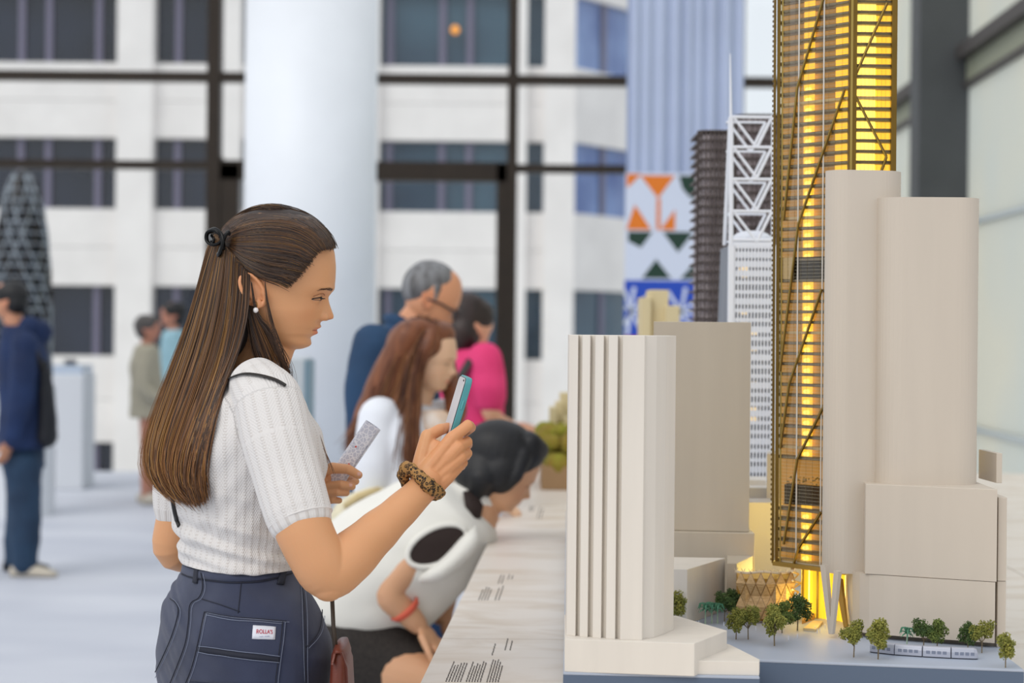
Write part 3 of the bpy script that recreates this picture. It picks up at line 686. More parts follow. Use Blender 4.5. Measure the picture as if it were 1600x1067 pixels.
for i in range(20):
    a = i * 2.4; pts = [(math.cos(a) * q, math.sin(a) * q, .02 + .006 * math.sin(q * 330) * (1.2 if i % 2 else .2) + (q * .55 if i % 3 else 0) - q * q * 34) for q in (0, .0035, .007, .0105)]; pf.tube(pts, [.0006, .0014, .0012, .0002], 3, flat=(1.4, .3))
pfm = pf.mesh('fronds', m_pl)
for x, y, hp, lab in ((1102, 975, 27, 'leftmost of the small palm models beside the low cream block'), (1112, 974, 27, 'palm model second from the left beside the low cream block'), (1121, 974, 26, 'palm model just left of the dark green trees'), (1180, 963, 18, 'short palm model in front of the pavilion'), (1417, 1013, 27, 'lone palm model behind the tram')):
    g_ = G(x, y); t = thing('palm_model', (g_[0], g_[1], GZ), lab, 'model palm', 'model palms'); s_ = hp * g_[1] / F / .0235
    for nm, me in (('trunk', ptm), ('fronds', pfm)): o = bpy.data.objects.new(nm, me); COL.objects.link(o); o.parent = t
    t.scale = (s_, s_, s_)
# figurines
m_fig = mat('figurine_white', 'dfe2ee', .5); fg = MB()
fg.tube([(0, .0004, 0), (0, .0004, .0032), (0, 0, .0058)], [.0004, .0006, .0008], 5); fg.tube([(0, -.0004, 0), (0, -.0004, .0032)], .0004, 5); fg.ell((0, 0, .0068), (.0006, .0006, .0007), nu=6, nv=5)
fgm = fg.mesh('figurine', m_fig)
for x, y in ((1192, 968), (1196, 972), (1193, 977), (1201, 976), (1232, 1000), (1246, 997), (1274, 985), (1277, 989), (1281, 988), (1131, 978), (1088, 976), (1092, 976), (1289, 982), (1181, 985)):
    g_ = G(x, y); inst('figurine', fgm, None, (g_[0], g_[1], GZ), R.uniform(0, 3), label='tiny white scale figure standing on the model plaza', category='figurine', group='scale figures on the model plaza')
# tram
trm = thing('tram_model', (*G(1450, 1025), GZ), 'grey four-car tram model parked on the base in front of the curved podium', 'model tram')
m_tram = mat('tram_grey', 'b2b5c2', .35, .2); m_trw = mat('tram_window', '7d8496', .2); m_trd = mat('tram_gap', '4a4c55', .5)
ends = [(1357, 1019.5), (1397, 1024), (1441, 1027), (1486, 1029.5), (1529, 1031)]
for i in range(4):
    a, b = Vector((*G(*ends[i]), GZ)), Vector((*G(*ends[i + 1]), GZ)); d = (b - a).normalized(); nrm = Vector((-d.y, d.x, 0)); a += d * .0008; b -= d * .0008
    ht = .0165; wd = .013
    prof = [(0, .0015), (0, ht * .6), (wd * .12, ht * .93), (wd * .3, ht), (wd * .7, ht), (wd * .88, ht * .93), (wd, ht * .6), (wd, .0015)]
    def sec(p, k=1): return [p + nrm * (wd / 2 + (q - wd / 2) * k) + Vector((0, 0, z * (k if z > .01 else 1))) for q, z in prof]
    st = [sec(a), sec(b)] if i < 3 else [sec(a), sec(a.lerp(b, .85)), sec(a.lerp(b, .95), .9), sec(b, .62)]
    if i == 0: st = [sec(a, .6), sec(a.lerp(b, .06), .9), sec(a.lerp(b, .16)), sec(b)]
    g = MB(); g.ring_loft(st); c_ = g.build('tram_car', m_tram, trm, bevel=.0004)
    for k in range(4):
        p = a.lerp(b, .12 + k * .2); q = a.lerp(b, .12 + k * .2 + .14); g = MB(); o_ = -nrm * .0003
        g.add([p + o_ + Vector((0, 0, .006)), q + o_ + Vector((0, 0, .006)), q + o_ + Vector((0, 0, .0105)), p + o_ + Vector((0, 0, .0105)), p + nrm * .001 + Vector((0, 0, .006)), q + nrm * .001 + Vector((0, 0, .006)), q + nrm * .001 + Vector((0, 0, .0105)), p + nrm * .001 + Vector((0, 0, .0105))], [(0, 1, 2, 3), (7, 6, 5, 4), (0, 4, 5, 1), (1, 5, 6, 2), (2, 6, 7, 3), (3, 7, 4, 0)]); g.build('window', m_trw, c_)
    g = MB(); g.tube([a + nrm * wd / 2 + Vector((0, 0, .0012)), b + nrm * wd / 2 + Vector((0, 0, .0012))], .0045, 4, flat=(1, .3)); g.build('undercarriage', m_trd, c_)

# ================= GHERKIN MODEL + PLINTH, far left =================
D = 15.0
gk = thing('bullet_tower_model', (PX(33, D), D, 1.0), 'large dark bullet-shaped glass tower model with diagonal lattice, at the far left', 'model building')
cxg = PX(33, D); m_gk = mat('dark_glass', '222a33', .15, .3, var=.6, vscale=9, col2='0c1015', stretch=(1, 1, 1)); m_gl = mat('lattice_metal', 'a2aab2', .25, .8)
def gr(t): return .235 * max(0.0, 1 - t ** 3.2) ** .5
z0, z1 = 1.003, zy(270, D)
MB().lathe([(gr(i / 40) * .98 + .0005, (z1 - z0) * i / 40) for i in range(41)], (cxg, D, z0), 40).build('glass_body', m_gk, gk, smooth=True)
for s in (1, -1):
    for k in range(12):
        pts = []
        for i in range(33):
            t = i / 33; a = k * math.pi / 6 + s * t * 3.4; r_ = gr(t) + .002; pts.append((cxg + r_ * math.cos(a), D + r_ * math.sin(a), z0 + (z1 - z0) * t))
        MB().tube(pts, .0065, 4).build('lattice_strut', m_gl if k % 3 else m_dark, gk)
for i in range(2, 40, 2):
    t = i / 40; MB().lathe([(gr(t) + .004, -.005), (gr(t) + .008, 0), (gr(t) + .004, .005)], (cxg, D, z0 + (z1 - z0) * t), 24).build('ring_band', m_gl, gk)
for x, y, e_ in ((18, 440, 3), (46, 385, 2), (50, 405, 1.5)):
    p = P(x, y, D - .25); 
t = thing('round_plinth', (cxg, D, 0), 'round white plinth under the bullet-shaped tower model', 'plinth'); MB().lathe([(.27, 0), (.27, 1.0)], (cxg, D, 0), 40).build('plinth', mat('plinth_white', 'd4d8de', .5), t)
D = 17.3
wp = thing('white_plinth', (PX(100, D), D, 0), 'white box plinth left of the elderly visitors, by the glazing', 'plinth')
x0, x1 = PX(78, D), PX(131, D); MB().box2((x0, D, 0), (x1, D + .5, 1.04)).build('plinth', bpy.data.materials['plinth_white'], wp, bevel=.01)
MB().box2((x0 + .02, D + .02, 1.04), (x1 - .02, D + .48, 1.12)).build('glass_cap', mat('cap_blue', 'b8c6d8', .2), wp); MB().box2((x0 + .1, D + .15, 1.12), (x0 + .19, D + .24, 1.17)).build('small_model', m_trd, wp)
# grey panel stand seen past the woman's chin
D = 9.0
ps = thing('leaning_panel', (PX(470, D), D, 0), 'blurred pale display stand with a teal edge just below the woman\'s chin', 'display stand')
MB().box2((PX(425, D), D, 0), (PX(478, D), D + .3, zy(562, D))).build('stand', mat('stand_grey', 'bcc3c8', .5), ps, bevel=.01); MB().box2((PX(477.5, D), D - .01, .0), (PX(482, D), D + .3, zy(566, D))).build('teal_edge', mat('stand_teal', '5f8294', .4), ps)
# ================= FIGURE TOOLKIT =================
def fuse_mesh(mb, voxel, smooth=2, name='body'):
    me = mb.mesh('tmp'); o = bpy.data.objects.new('tmp', me); COL.objects.link(o)
    r = o.modifiers.new('r', 'REMESH'); r.mode = 'VOXEL'; r.voxel_size = voxel
    if smooth: s = o.modifiers.new('s', 'SMOOTH'); s.iterations = smooth; s.factor = .5
    dg = bpy.context.evaluated_depsgraph_get(); dg.update()
    out = bpy.data.meshes.new_from_object(o.evaluated_get(dg)); out.name = name
    bpy.data.objects.remove(o); bpy.data.meshes.remove(me); return out
def co_of(me): a = np.empty(len(me.vertices) * 3, 'f'); me.vertices.foreach_get('co', a); return a.reshape(-1, 3)
def no_of(me): a = np.empty(len(me.vertices) * 3, 'f'); me.vertex_normals.foreach_get('vector', a) if hasattr(me, 'vertex_normals') else me.vertices.foreach_get('normal', a); return a.reshape(-1, 3)
def set_co(me, a): me.vertices.foreach_set('co', np.ascontiguousarray(a, 'f').ravel()); me.update()
def attr(me, name, vals):
    vals = np.asarray(vals, 'f')
    if vals.ndim == 1: me.attributes.new(name, 'FLOAT', 'POINT').data.foreach_set('value', vals)
    else:
        if vals.shape[1] == 3: vals = np.concatenate([vals, np.ones((len(vals), 1), 'f')], 1)
        me.attributes.new(name, 'FLOAT_COLOR', 'POINT').data.foreach_set('color', np.ascontiguousarray(vals).ravel())
def put(me, name, m, parent, **k):
    me.materials.clear(); me.materials.append(m); me.polygons.foreach_set('use_smooth', [True] * len(me.polygons))
    o = bpy.data.objects.new(name, me); COL.objects.link(o)
    if parent: par(o, parent)
    return tag(o, **k)
def tree(me):
    return BVHTree.FromPolygons([v.co for v in me.vertices], [tuple(p.vertices) for p in me.polygons])
CAM = Vector((0, 0, H))
def ray(bv, x, y):
    d = (P(x, y, 1.0) - CAM).normalized(); h = bv.ray_cast(CAM, d, 20); return (h[0], h[1]) if h[0] else (None, None)
def skinmat(name, c):
    m = mat(name, c, .48, sub=.12, subr=(.012, .005, .003), bump=.15, bscale=900); n = m.node_tree; b = n.nodes['Principled BSDF']
    a = n.nodes.new('ShaderNodeAttribute'); a.attribute_name = 'tint'; mx = n.nodes.new('ShaderNodeMix'); mx.data_type = 'RGBA'; mx.blend_type = 'MULTIPLY'; mx.inputs[0].default_value = 1
    mx.inputs[6].default_value = srgb(c); n.links.new(a.outputs['Color'], mx.inputs[7]); n.links.new(mx.outputs[2], b.inputs['Base Color']); return m
# head slices: px row, front x, back x, half width (1 px = 1 mm; origin 430,440)
HS = np.array([(331, 440, 410, 14), (334, 462, 390, 34), (342, 488, 368, 52), (356, 505, 357, 63), (375, 517, 350, 70), (395, 522.5, 347, 74), (415, 524.5, 347, 76), (435, 524, 349, 76), (448, 522.5, 351, 75),
 (455, 519, 353, 74), (464, 512, 356, 73), (475, 509, 360, 71), (485, 506.5, 365, 69), (495, 503, 371, 66), (503, 500.5, 378, 63), (510, 498.5, 384, 60), (516, 494, 390, 57.5), (521, 492, 396, 55), (526, 486.5, 402, 52), (532, 486, 409, 48), (537, 485.5, 418, 43), (541, 481.5, 428, 36), (544, 474, 438, 26), (545.5, 466, 446, 12)], float)
def hs(y): return [np.interp(y, HS[:, 0], HS[:, k]) for k in (1, 2, 3)]
NOSE = np.array([(455, 0), (463, 1), (470, 4), (478, 8.5), (486, 13.5), (492, 18), (495.5, 19.5), (498, 18), (499.5, 9), (501, 2), (504, 0)], float)
def headpt(y, t, man=0):
    xf, xb, hw = hs(y); lo = min(1, max(0, (y - 480) / 60)); xc = xb + (xf - xb) * (.44 + .1 * lo)
    c, s = math.cos(t), math.sin(t); p = 2.15
    x = xc + (xf - xc if c > 0 else xc - xb) * math.copysign(abs(c) ** (2 / p), c); l = hw * math.copysign(abs(s) ** (2 / p), s); al = abs(l)
    if c > 0:
        sg = 8.5 + 8.5 * max(0, min(1, (y - 465) / 28))
        x += float(np.interp(y, NOSE[:, 0], NOSE[:, 1])) * math.exp(-(al / sg) ** 2.6)
        x += 2.0 * math.exp(-(al / 10) ** 2) * math.exp(-((y - 509) / 3) ** 2) + 2.8 * math.exp(-(al / 19) ** 4) * math.exp(-((y - 510.5) / 3.4) ** 2)   # upper lip
        x += 4.9 * math.exp(-(al / 16) ** 4) * math.exp(-((y - 519.5) / 3.6) ** 2) - 3.5 * math.exp(-(al / 22) ** 4) * math.exp(-((y - 515) / 1.5) ** 2)
        x -= 2.0 * math.exp(-(al / 16) ** 2) * math.exp(-((y - 526.5) / 2.5) ** 2)
        x += 2.2 * math.exp(-(al / 15) ** 2) * math.exp(-((y - 538) / 6) ** 2)
        x -= 6.5 * math.exp(-((al - 31) / 15) ** 2 - ((y - 465) / 8.5) ** 2)
        x += 2.4 * math.exp(-((al - 30) / 22) ** 2 - ((y - 451) / 5) ** 2)
        if al > 20: l *= 1 + .035 * math.exp(-((y - 488) / 14) ** 2) * math.exp(-((al - 48) / 18) ** 2)
        x -= 1.5 * math.exp(-((al - 19) / 4) ** 2 - ((y - 499) / 6) ** 2)
    return Vector(((x - 430) / 1000, l / 1000, (440 - y) / 1000))
def head_mb(mb, M, n=96):
    ys = list(np.arange(331, 345, 2)) + list(np.arange(345, 440, 4)) + list(np.arange(440, 545.6, 1.3))
    mb.ring_loft([[M @ headpt(y, 2 * math.pi * k / n) for k in range(n)] for y in ys][::-1])
    for s in (-1, 1):
        for c, r in (((.063, .031 * s, -.0255), .0125),): mb.ell(M @ Vector(c), (r, r, r), nu=16, nv=12)
        # ear: rim, lobe, bowl
        e0 = Vector((-.020, s * .074, -.015)); rim = []
        for k in range(17):
            a = math.radians(-120 + 330 * k / 16); rim.append(M @ (e0 + Vector((-.004 + .0165 * math.cos(a + .25) - .006 * math.sin(a), s * (.006 + .006 * max(0, -math.cos(a))), .0240 * math.sin(a)))))
        mb.tube(rim, [.0036] * 17, 8); mb.ell(M @ (e0 + Vector((-.004, s * .003, -.002))), (.0155, .005, .0235), nu=14, nv=10)
        mb.tube([M @ (e0 + Vector((-.014, s * .009, .012))), M @ (e0 + Vector((-.010, s * .011, -.002))), M @ (e0 + Vector((-.004, s * .009, -.014)))], .003, 6)
        mb.ell(M @ (e0 + Vector((.004, s * .007, -.021))), (.0065, .004, .008), nu=10, nv=8); mb.ell(M @ (e0 + Vector((.012, s * .006, -.004))), (.004, .004, .006), nu=8, nv=6)
        # nostril wing
        mb.ell(M @ Vector((.0765, s * .0140, -.0545)), (.0095, .0062, .0066), nu=12, nv=8)
def head_tint(co, Minv, eyes=True, lip=(1.0, .62, .66), brow=(.36, .30, .28), stubble=0):
    """per-vertex colour multipliers in head space"""
    A = np.array(Minv); q = co @ A[:3, :3].T + A[:3, 3]
    x, l, y = q[:, 0] * 1000 + 430, np.abs(q[:, 1]) * 1000, 440 - q[:, 2] * 1000
    T = np.ones((len(co), 3)); hd = (y < 552) & (l < 95) & (x > 330) & (x < 540)
    def mixin(w, c):
        w = np.clip(w, 0, 1)[:, None] * hd[:, None]; T[:] = T * (1 - w) + T * np.array(c) * w
    up = np.exp(-(np.maximum(0, l - 2) / 17) ** 6) * np.exp(-((y - (513.3 + .035 * l)) / 2.7) ** 4) * (x > 478)
    lw = np.exp(-(l / 17) ** 6) * np.exp(-((y - 519.3) / 3.6) ** 4) * (x > 478)
    mixin(up * .9 + lw, lip); mixin(np.exp(-((y - 515.6) / .8) ** 2) * (l < 21) * (x > 476), (.45, .3, .3))
    by = 452.5 - .055 * (l - 12) + .012 * (l - 30) ** 2 * (l > 30)
    mixin(np.exp(-((y - by) / (2.6 - .03 * l)) ** 4) * (l > 11) * (l < 46) * (x > 480) * .9, brow)
    mixin(.35 * np.exp(-((l - 30) / 20) ** 2 - ((y - 468) / 10) ** 2) * (x > 470), (.86, .72, .68))
    mixin(.5 * np.exp(-((l - 44) / 16) ** 2 - ((y - 492) / 16) ** 2) * (x > 450), (1.0, .86, .82))
    mixin(.6 * ((x > 380) & (x < 425) & (l > 74) & (y > 424) & (y < 484)), (1.0, .80, .76)); mixin(.5 * np.exp(-(l / 14) ** 4 - ((y - 495) / 7) ** 2) * (x > 495), (1.03, .84, .82))
    mixin(.75 * np.exp(-((l - 8) / 3.2) ** 2 - ((y - 499.5) / 1.6) ** 2) * (x > 500), (.35, .22, .2))  # nostril hollow: its shade painted into the skin tint
    if eyes: mixin(np.exp(-((l - 31) / 11) ** 4 - ((y - 466) / 2.4) ** 2) * (x > 485), (.25, .22, .22))
    if stubble: mixin(stubble * (y > 505) * (x > 430), (.8, .8, .85))
    return T
def limb(mb, pts, rad, seg=36, flat=(1, 1), up=None):
    """smooth tapered limb through px points (x, y, D)"""
    V = [P(*p) if not isinstance(p, Vector) else p for p in pts]; n = len(V); out, rr = [], []
    for i in range(n - 1):
        p0, p1, p2, p3 = V[max(0, i - 1)], V[i], V[i + 1], V[min(n - 1, i + 2)]
        for k in range(6):
            t = k / 6; out.append(.5 * ((2 * p1) + (p2 - p0) * t + (2 * p0 - 5 * p1 + 4 * p2 - p3) * t * t + (3 * p1 - p0 - 3 * p2 + p3) * t ** 3)); rr.append(rad[i] + (rad[i + 1] - rad[i]) * (t * t * (3 - 2 * t)))
    out.append(V[-1]); rr.append(rad[-1])
    mb.tube(out, rr, seg, flat=flat, up=up, round_ends=True)
def finger(mb, pts, r, seg=16):
    V = [P(*p) if not isinstance(p, Vector) else p for p in pts]; mb.tube([V[0]] + sum([[V[i].lerp(V[i + 1], .5), V[i + 1]] for i in range(len(V) - 1)], []), [r * 1.05] + sum([[r * (1 - .1 * i) * .93, r * (1 - .12 * (i + .6))] for i in range(len(V) - 1)], []), seg, round_ends=True)
def crv(pts, n):
    """Catmull-Rom resample of rows of numbers"""
    A = np.array(pts, float); m = len(A); out = []
    for s in np.linspace(0, m - 1, n):
        i = min(int(s), m - 2); t = s - i; p0, p1, p2, p3 = A[max(0, i - 1)], A[i], A[i + 1], A[min(m - 1, i + 2)]
        out.append(.5 * (2 * p1 + (p2 - p0) * t + (2 * p0 - 5 * p1 + 4 * p2 - p3) * t * t + (3 * p1 - p0 - 3 * p2 + p3) * t ** 3))
    return np.array(out)
def Pn(a):     # array of (x, y, D) -> world
    a = np.asarray(a, float); u, v = a[..., 0] - 800, a[..., 1] - 515; D = a[..., 2]
    return np.stack([(u * CR + v * SR) * D / F, D, H - (-u * SR + v * CR) * D / F], -1)
def strands_mesh(lines, rad, name, mats, seg=3, midx=None):
    """lines: (N, K, 3) world arrays -> thin tapered tubes"""
    L = np.asarray(lines, 'f'); N, K, _ = L.shape
    T = np.gradient(L, axis=1); T /= np.linalg.norm(T, axis=2, keepdims=True) + 1e-9
    ref = np.array([0.3, -1, 0.2]); A = np.cross(T, ref); A /= np.linalg.norm(A, axis=2, keepdims=True) + 1e-9; B = np.cross(T, A)
    r = np.broadcast_to(np.asarray(rad, 'f').reshape(-1, 1, 1) if hasattr(rad, '__len__') else np.full((1, 1, 1), rad), (N, 1, 1)) * np.interp(np.linspace(0, 1, K), [0, .1, .8, 1], [.6, 1, .9, .25]).reshape(1, K, 1)
    V = np.stack([L + r * (A * math.cos(q) + B * math.sin(q)) for q in [2 * math.pi * k / seg for k in range(seg)]], 2).reshape(-1, 3)
    base = (np.arange(N) * K * seg).reshape(-1, 1, 1); i = np.arange(K - 1).reshape(1, -1, 1) * seg; j = np.arange(seg).reshape(1, 1, -1); j2 = (j + 1) % seg
    Fs = np.stack([base + i + j, base + i + j2, base + i + seg + j2, base + i + seg + j], -1).reshape(-1, 4)
    me = bpy.data.meshes.new(name); me.vertices.add(len(V)); me.vertices.foreach_set('co', V.astype('f').ravel())
    me.loops.add(Fs.size); me.loops.foreach_set('vertex_index', Fs.astype('i').ravel()); me.polygons.add(len(Fs)); me.polygons.foreach_set('loop_start', np.arange(0, Fs.size, 4, dtype='i')); me.polygons.foreach_set('use_smooth', np.ones(len(Fs), bool))
    for m in mats: me.materials.append(m)
    if midx is not None: me.polygons.foreach_set('material_index', np.repeat(np.asarray(midx, 'i'), (K - 1) * seg))
    me.update(calc_edges=True); return me
def surf_grid(me_tree, quad, nu, nv, lift, thick, name, m, parent, **k):
    """thin sheet laid on a surface: quad = 4 px corners, projected onto the mesh"""
    (ax, ay), (bx, by), (cx, cy), (dx, dy) = quad; vs = []; ok = True; last = None
    for j in range(nv + 1):
        for i in range(nu + 1):
            u, v = i / nu, j / nv; x = (ax * (1 - u) + bx * u) * (1 - v) + (dx * (1 - u) + cx * u) * v; y = (ay * (1 - u) + by * u) * (1 - v) + (dy * (1 - u) + cy * u) * v
            h, n_ = ray(me_tree, x, y)
            if h is None: h, n_ = last or (P(x, y, 2.9), Vector((0, -1, 0)))
            last = (h, n_); vs.append((h, n_))
    V = [h + n_ * lift for h, n_ in vs] + [h + n_ * (lift - thick) for h, n_ in vs]; W = nu + 1; N_ = len(vs)
    fs = [(j * W + i, j * W + i + 1, (j + 1) * W + i + 1, (j + 1) * W + i) for j in range(nv) for i in range(nu)]; g = MB(); 
    edge = [i for i in range(nu)] + [j * W + nu for j in range(nv)] + [nv * W + i for i in range(nu, 0, -1)] + [j * W for j in range(nv, 0, -1)]
    g.add(V, fs + [tuple(q + N_ for q in f[::-1]) for f in fs] + [(edge[i], edge[i] + N_, edge[(i + 1) % len(edge)] + N_, edge[(i + 1) % len(edge)]) for i in range(len(edge))])
    return g.build(name, m, parent, smooth=True, **k)
def surf_line(me_tree, pts, r, lift, name, m, parent, n=40, mb=None):
    V = []
    for x, y in crv(pts, n):
        h, n_ = ray(me_tree, x, y)
        if h is not None: V.append(h + n_ * lift)
    g = mb or MB()
    if len(V) > 2: g.tube(V, r, 5)
    return None if mb else g.build(name, m, parent, smooth=True)
# ================= THE WOMAN WITH THE PHONE =================
wm = thing('person', (P(380, 1500, 3.0).x, 3.0, 0), 'woman with long brown hair, white short-sleeved top and dark blue jeans, holding up a phone', 'person')
MH = Matrix.Translation(P(430, 440, 3.0))
skin = skinmat('skin_warm', 'd89e70')
FD = Vector((.89, .45, 0)); LD = Vector((-.45, .89, 0))
def body_ring(x, y, D, a, b, n=48, p=2.2, fwd=0):
    c = P(x, y, D); out = []
    for k in range(n):
        t = 2 * math.pi * k / n; cs, sn = math.cos(t), math.sin(t)
        out.append(c + FD * (b * math.copysign(abs(cs) ** (2 / p), cs) + (fwd if cs > 0 else 0) * cs) + LD * (a * math.copysign(abs(sn) ** (2 / p), sn)))
    return out
def lofted(mb, rows, n=64, steps=40, p=2.2):
    A = crv([tuple(r) + (0,) * (6 - len(r)) for r in rows], steps); mb.ring_loft([body_ring(r[0], r[1], r[2], r[3], r[4], n, p, r[5] if len(r) > 5 else 0) for r in A][::-1])
# --- skin: head, neck, torso core, both arms and hands in one surface ---
sk = MB(); head_mb(sk, MH)
limb(sk, [(432, 480, 3.0), (414, 540, 3.0), (398, 585, 3.0), (385, 640, 3.01)], [.052, .046, .047, .06], flat=(1, 1.05))
limb(sk, [(418, 622, 2.88), (434, 700, 2.842), (466, 805, 2.80), (494, 868, 2.792), (514, 893, 2.80), (545, 872, 2.815), (585, 835, 2.85), (620, 803, 2.875), (655, 769, 2.90), (668, 752, 2.91)], [.045, .043, .0425, .041, .0405, .0385, .0325, .0270, .0232, .0235])
sk.ell(P(513, 912, 2.79), (.026, .024, .026))
limb(sk, [(300, 622, 3.13), (285, 700, 3.15), (281, 800, 3.16), (276, 858, 3.165), (340, 840, 3.20), (420, 800, 3.20), (486, 765, 3.165)], [.042, .040, .0375, .036, .036, .030, .024])
lofted(sk, [(380, 600, 3.0, .10, .05), (372, 640, 3.0, .135, .075), (366, 760, 3.0, .12, .075), (371, 900, 3.0, .10, .06)], 48, 12)
# right hand
W_ = (668, 752, 2.912)
MC = [((707, 684, 2.918), .0108), ((716, 699, 2.914), .0105), ((720, 714, 2.918), .0100), ((716, 729, 2.926), .0092)]
for (q, r_), wx in zip(MC, ((662, 742), (667, 748), (673, 755), (678, 762))):
    sk.tube([P(wx[0], wx[1], 2.912), P((wx[0] + q[0]) / 2, (wx[1] + q[1]) / 2, 2.915), P(*q)], [.015, .0125, r_], 10, round_ends=True)
sk.ell(P(690, 722, 2.93), (.028, .016, .034), Matrix.Rotation(math.radians(33), 3, 'Y'), 18, 12)
finger(sk, [(707, 684, 2.918), (732, 664, 2.925), (736, 668, 2.955), (727, 676, 2.975)], .0098)
finger(sk, [(716, 699, 2.914), (730, 690, 2.935), (731, 695, 2.962), (721, 700, 2.978)], .0094)
finger(sk, [(720, 714, 2.918), (730, 708, 2.94), (728, 713, 2.966), (717, 717, 2.978)], .0090)
finger(sk, [(716, 729, 2.926), (724, 723, 2.944), (721, 729, 2.966), (711, 731, 2.975)], .0080)
sk.tube([P(656, 742, 2.92), P(660, 712, 2.925), P(668, 682, 2.93)], [.016, .0125, .0115], 10, round_ends=True)
finger(sk, [(668, 682, 2.93), (688, 671, 2.945), (700, 668, 2.965)], .0100)
sk.ell(P(676, 712, 2.926), (.016, .012, .026), Matrix.Rotation(math.radians(15), 3, 'Y'), 14, 10)
# left hand round the rolled sheet
LDp = 3.13
sk.ell(P(497, 757, 3.15), (.026, .014, .022), None, 16, 10); sk.tube([P(486, 765, 3.16), P(505, 750, 3.15)], [.021, .018], 10, round_ends=True)
finger(sk, [(496, 738, 3.14), (520, 731, 3.125), (544, 733, 3.12), (560, 742, 3.125)], .0102)
finger(sk, [(500, 745, 3.17), (528, 742, 3.185), (551, 747, 3.172), (556, 752, 3.145), (545, 757, 3.13)], .0090)
finger(sk, [(498, 768, 3.16), (512, 760, 3.135), (534, 757, 3.118), (550, 760, 3.13)], .0092)
finger(sk, [(496, 776, 3.16), (510, 771, 3.135), (528, 769, 3.12), (541, 770, 3.13)], .0086)
finger(sk, [(496, 786, 3.16), (508, 782, 3.14), (521, 781, 3.128), (530, 782, 3.135)], .0078)
skm = fuse_mesh(sk, .0016, 3, 'body')
co = co_of(skm); T = head_tint(co, MH.inverted(), eyes=False)
hc = (co[:, 0] > P(700, 0, 2.9).x - .02) ; T[hc] *= (1.0, .93, .90)
attr(skm, 'tint', T); body = put(skm, 'body', skin, wm)
BT = tree(skm)
# eyes, lashes, brow hairs
m_eyew = mat('eye_white', 'c9c2bd', .25); m_iris = mat('iris', '4b5a66', .15); m_dk = mat('lash', '1c1410', .6); m_nail = mat('nail', 'e6b3a0', .25)
def headside(s, x, y):    # near (-1) or far (+1) cheek point by a sideways ray in head space
    o = MH @ Vector(((x - 430) / 1000, s * .15, (440 - y) / 1000)); h = BT.ray_cast(o, Vector((0, -s, 0)), .3); return (h[0], h[1]) if h[0] else (None, None)
def facefront(l, y):
    o = MH @ Vector((.2, l, (440 - y) / 1000)); h = BT.ray_cast(o, Vector((-1, 0, 0)), .3); return (h[0], h[1]) if h[0] else (None, None)
for s in (-1, 1):
    def fpatch(pts, lift, nm, m, p=None):
        V = [];
        for l, y in pts:
            h, n_ = facefront(s * l / 1000, y)
            if h is not None: V.append(h + n_ * lift)
        if len(V) < 3: return None
        c = sum(V, Vector()) / len(V); g = MB(); k = len(V); g.add(V + [c + Vector((.0004, 0, 0))], [((i), (i + 1) % k, k) for i in range(k)]); return g.build(nm, m, p or wm, smooth=True)
    oval = [(31 + 13.5 * math.cos(a) + 1.2, 466.4 + (2.9 if math.sin(a) > 0 else 1.9) * math.sin(a) + .09 * (13 * math.cos(a))) for a in [2 * math.pi * k / 20 for k in range(20)]]
    ey = fpatch(oval, .0006, 'eye', m_eyew)
    fpatch([(30 + 5.2 * math.cos(a), 466.6 + 2.3 * math.sin(a)) for a in [2 * math.pi * k / 14 for k in range(14)]], .0011, 'iris', m_iris, ey)
    fpatch([(29.5 + 2.4 * math.cos(a), 466.6 + 1.6 * math.sin(a)) for a in [2 * math.pi * k / 10 for k in range(10)]], .0014, 'pupil', m_dk, ey)
    def fline(pts, r, lift, nm, m, n=16):
        V = []
        for l, y in crv(pts, n):
            h, n_ = facefront(s * l / 1000, y)
            if h is not None: V.append(h + n_ * lift)
        if len(V) > 2: g = MB(); g.tube(V, r, 5); g.build(nm, m, wm, smooth=True)
    fline([(18, 466.5), (25, 464.4), (32, 464.0), (40, 465.2), (46, 467.6)], .0009, .0007, 'upper_lash_line', m_dk)
    fline([(19, 461), (27, 458.6), (36, 459), (45, 463)], .0010, -.0002, 'lid_crease', mat('lid_crease_skin', 'a8704c', .6))
    fline([(20, 467.5), (30, 469.2), (44, 468.2)], .0005, .0002, 'lower_lash_line', mat('lower_lash', '6b4a3a', .6))
    g = MB()
    for k in range(13):
        l = 20 + k * 2; h, n_ = facefront(s * l / 1000, 464.6 + abs(l - 31) * .08)
        if h is not None: g.tube([h + n_ * .0006, h + Vector((.003, s * .0006 * (k - 6) * .3, -.0012)), h + Vector((.0062, s * .001 * (k - 6) * .3, -.0010))], [.0003, .00022, .0001], 3)
    g.build('eyelashes', m_dk, wm)
    g = MB()
    for k in range(90):
        l = R.uniform(11, 47); y = 452.2 - .055 * (l - 12) + .012 * max(0, l - 30) ** 2 + R.uniform(-2.0, 2.0) * (1.15 - .012 * l); h, n_ = facefront(s * l / 1000, y)
        if h is not None: g.tube([h + n_ * .0002, h + n_ * .0009 + Vector((-.002, s * .004, .0012 - .00006 * (l - 25)))], [.0003, .00012], 3)
    g.build('eyebrow', mat('brow_hair', '3a241a', .7), wm, kind='stuff')
# nails on visible finger tips
for (x, y, D, rx) in ((560.5, 740.5, 3.115, 3.6), (547, 758, 3.12, 3.4)):
    h, n_ = ray(BT, x, y)
    if h is not None: g = MB(); g.ell(h, (.0042, .0012, .0032), nu=10, nv=6); g.build('fingernail', m_nail, wm)
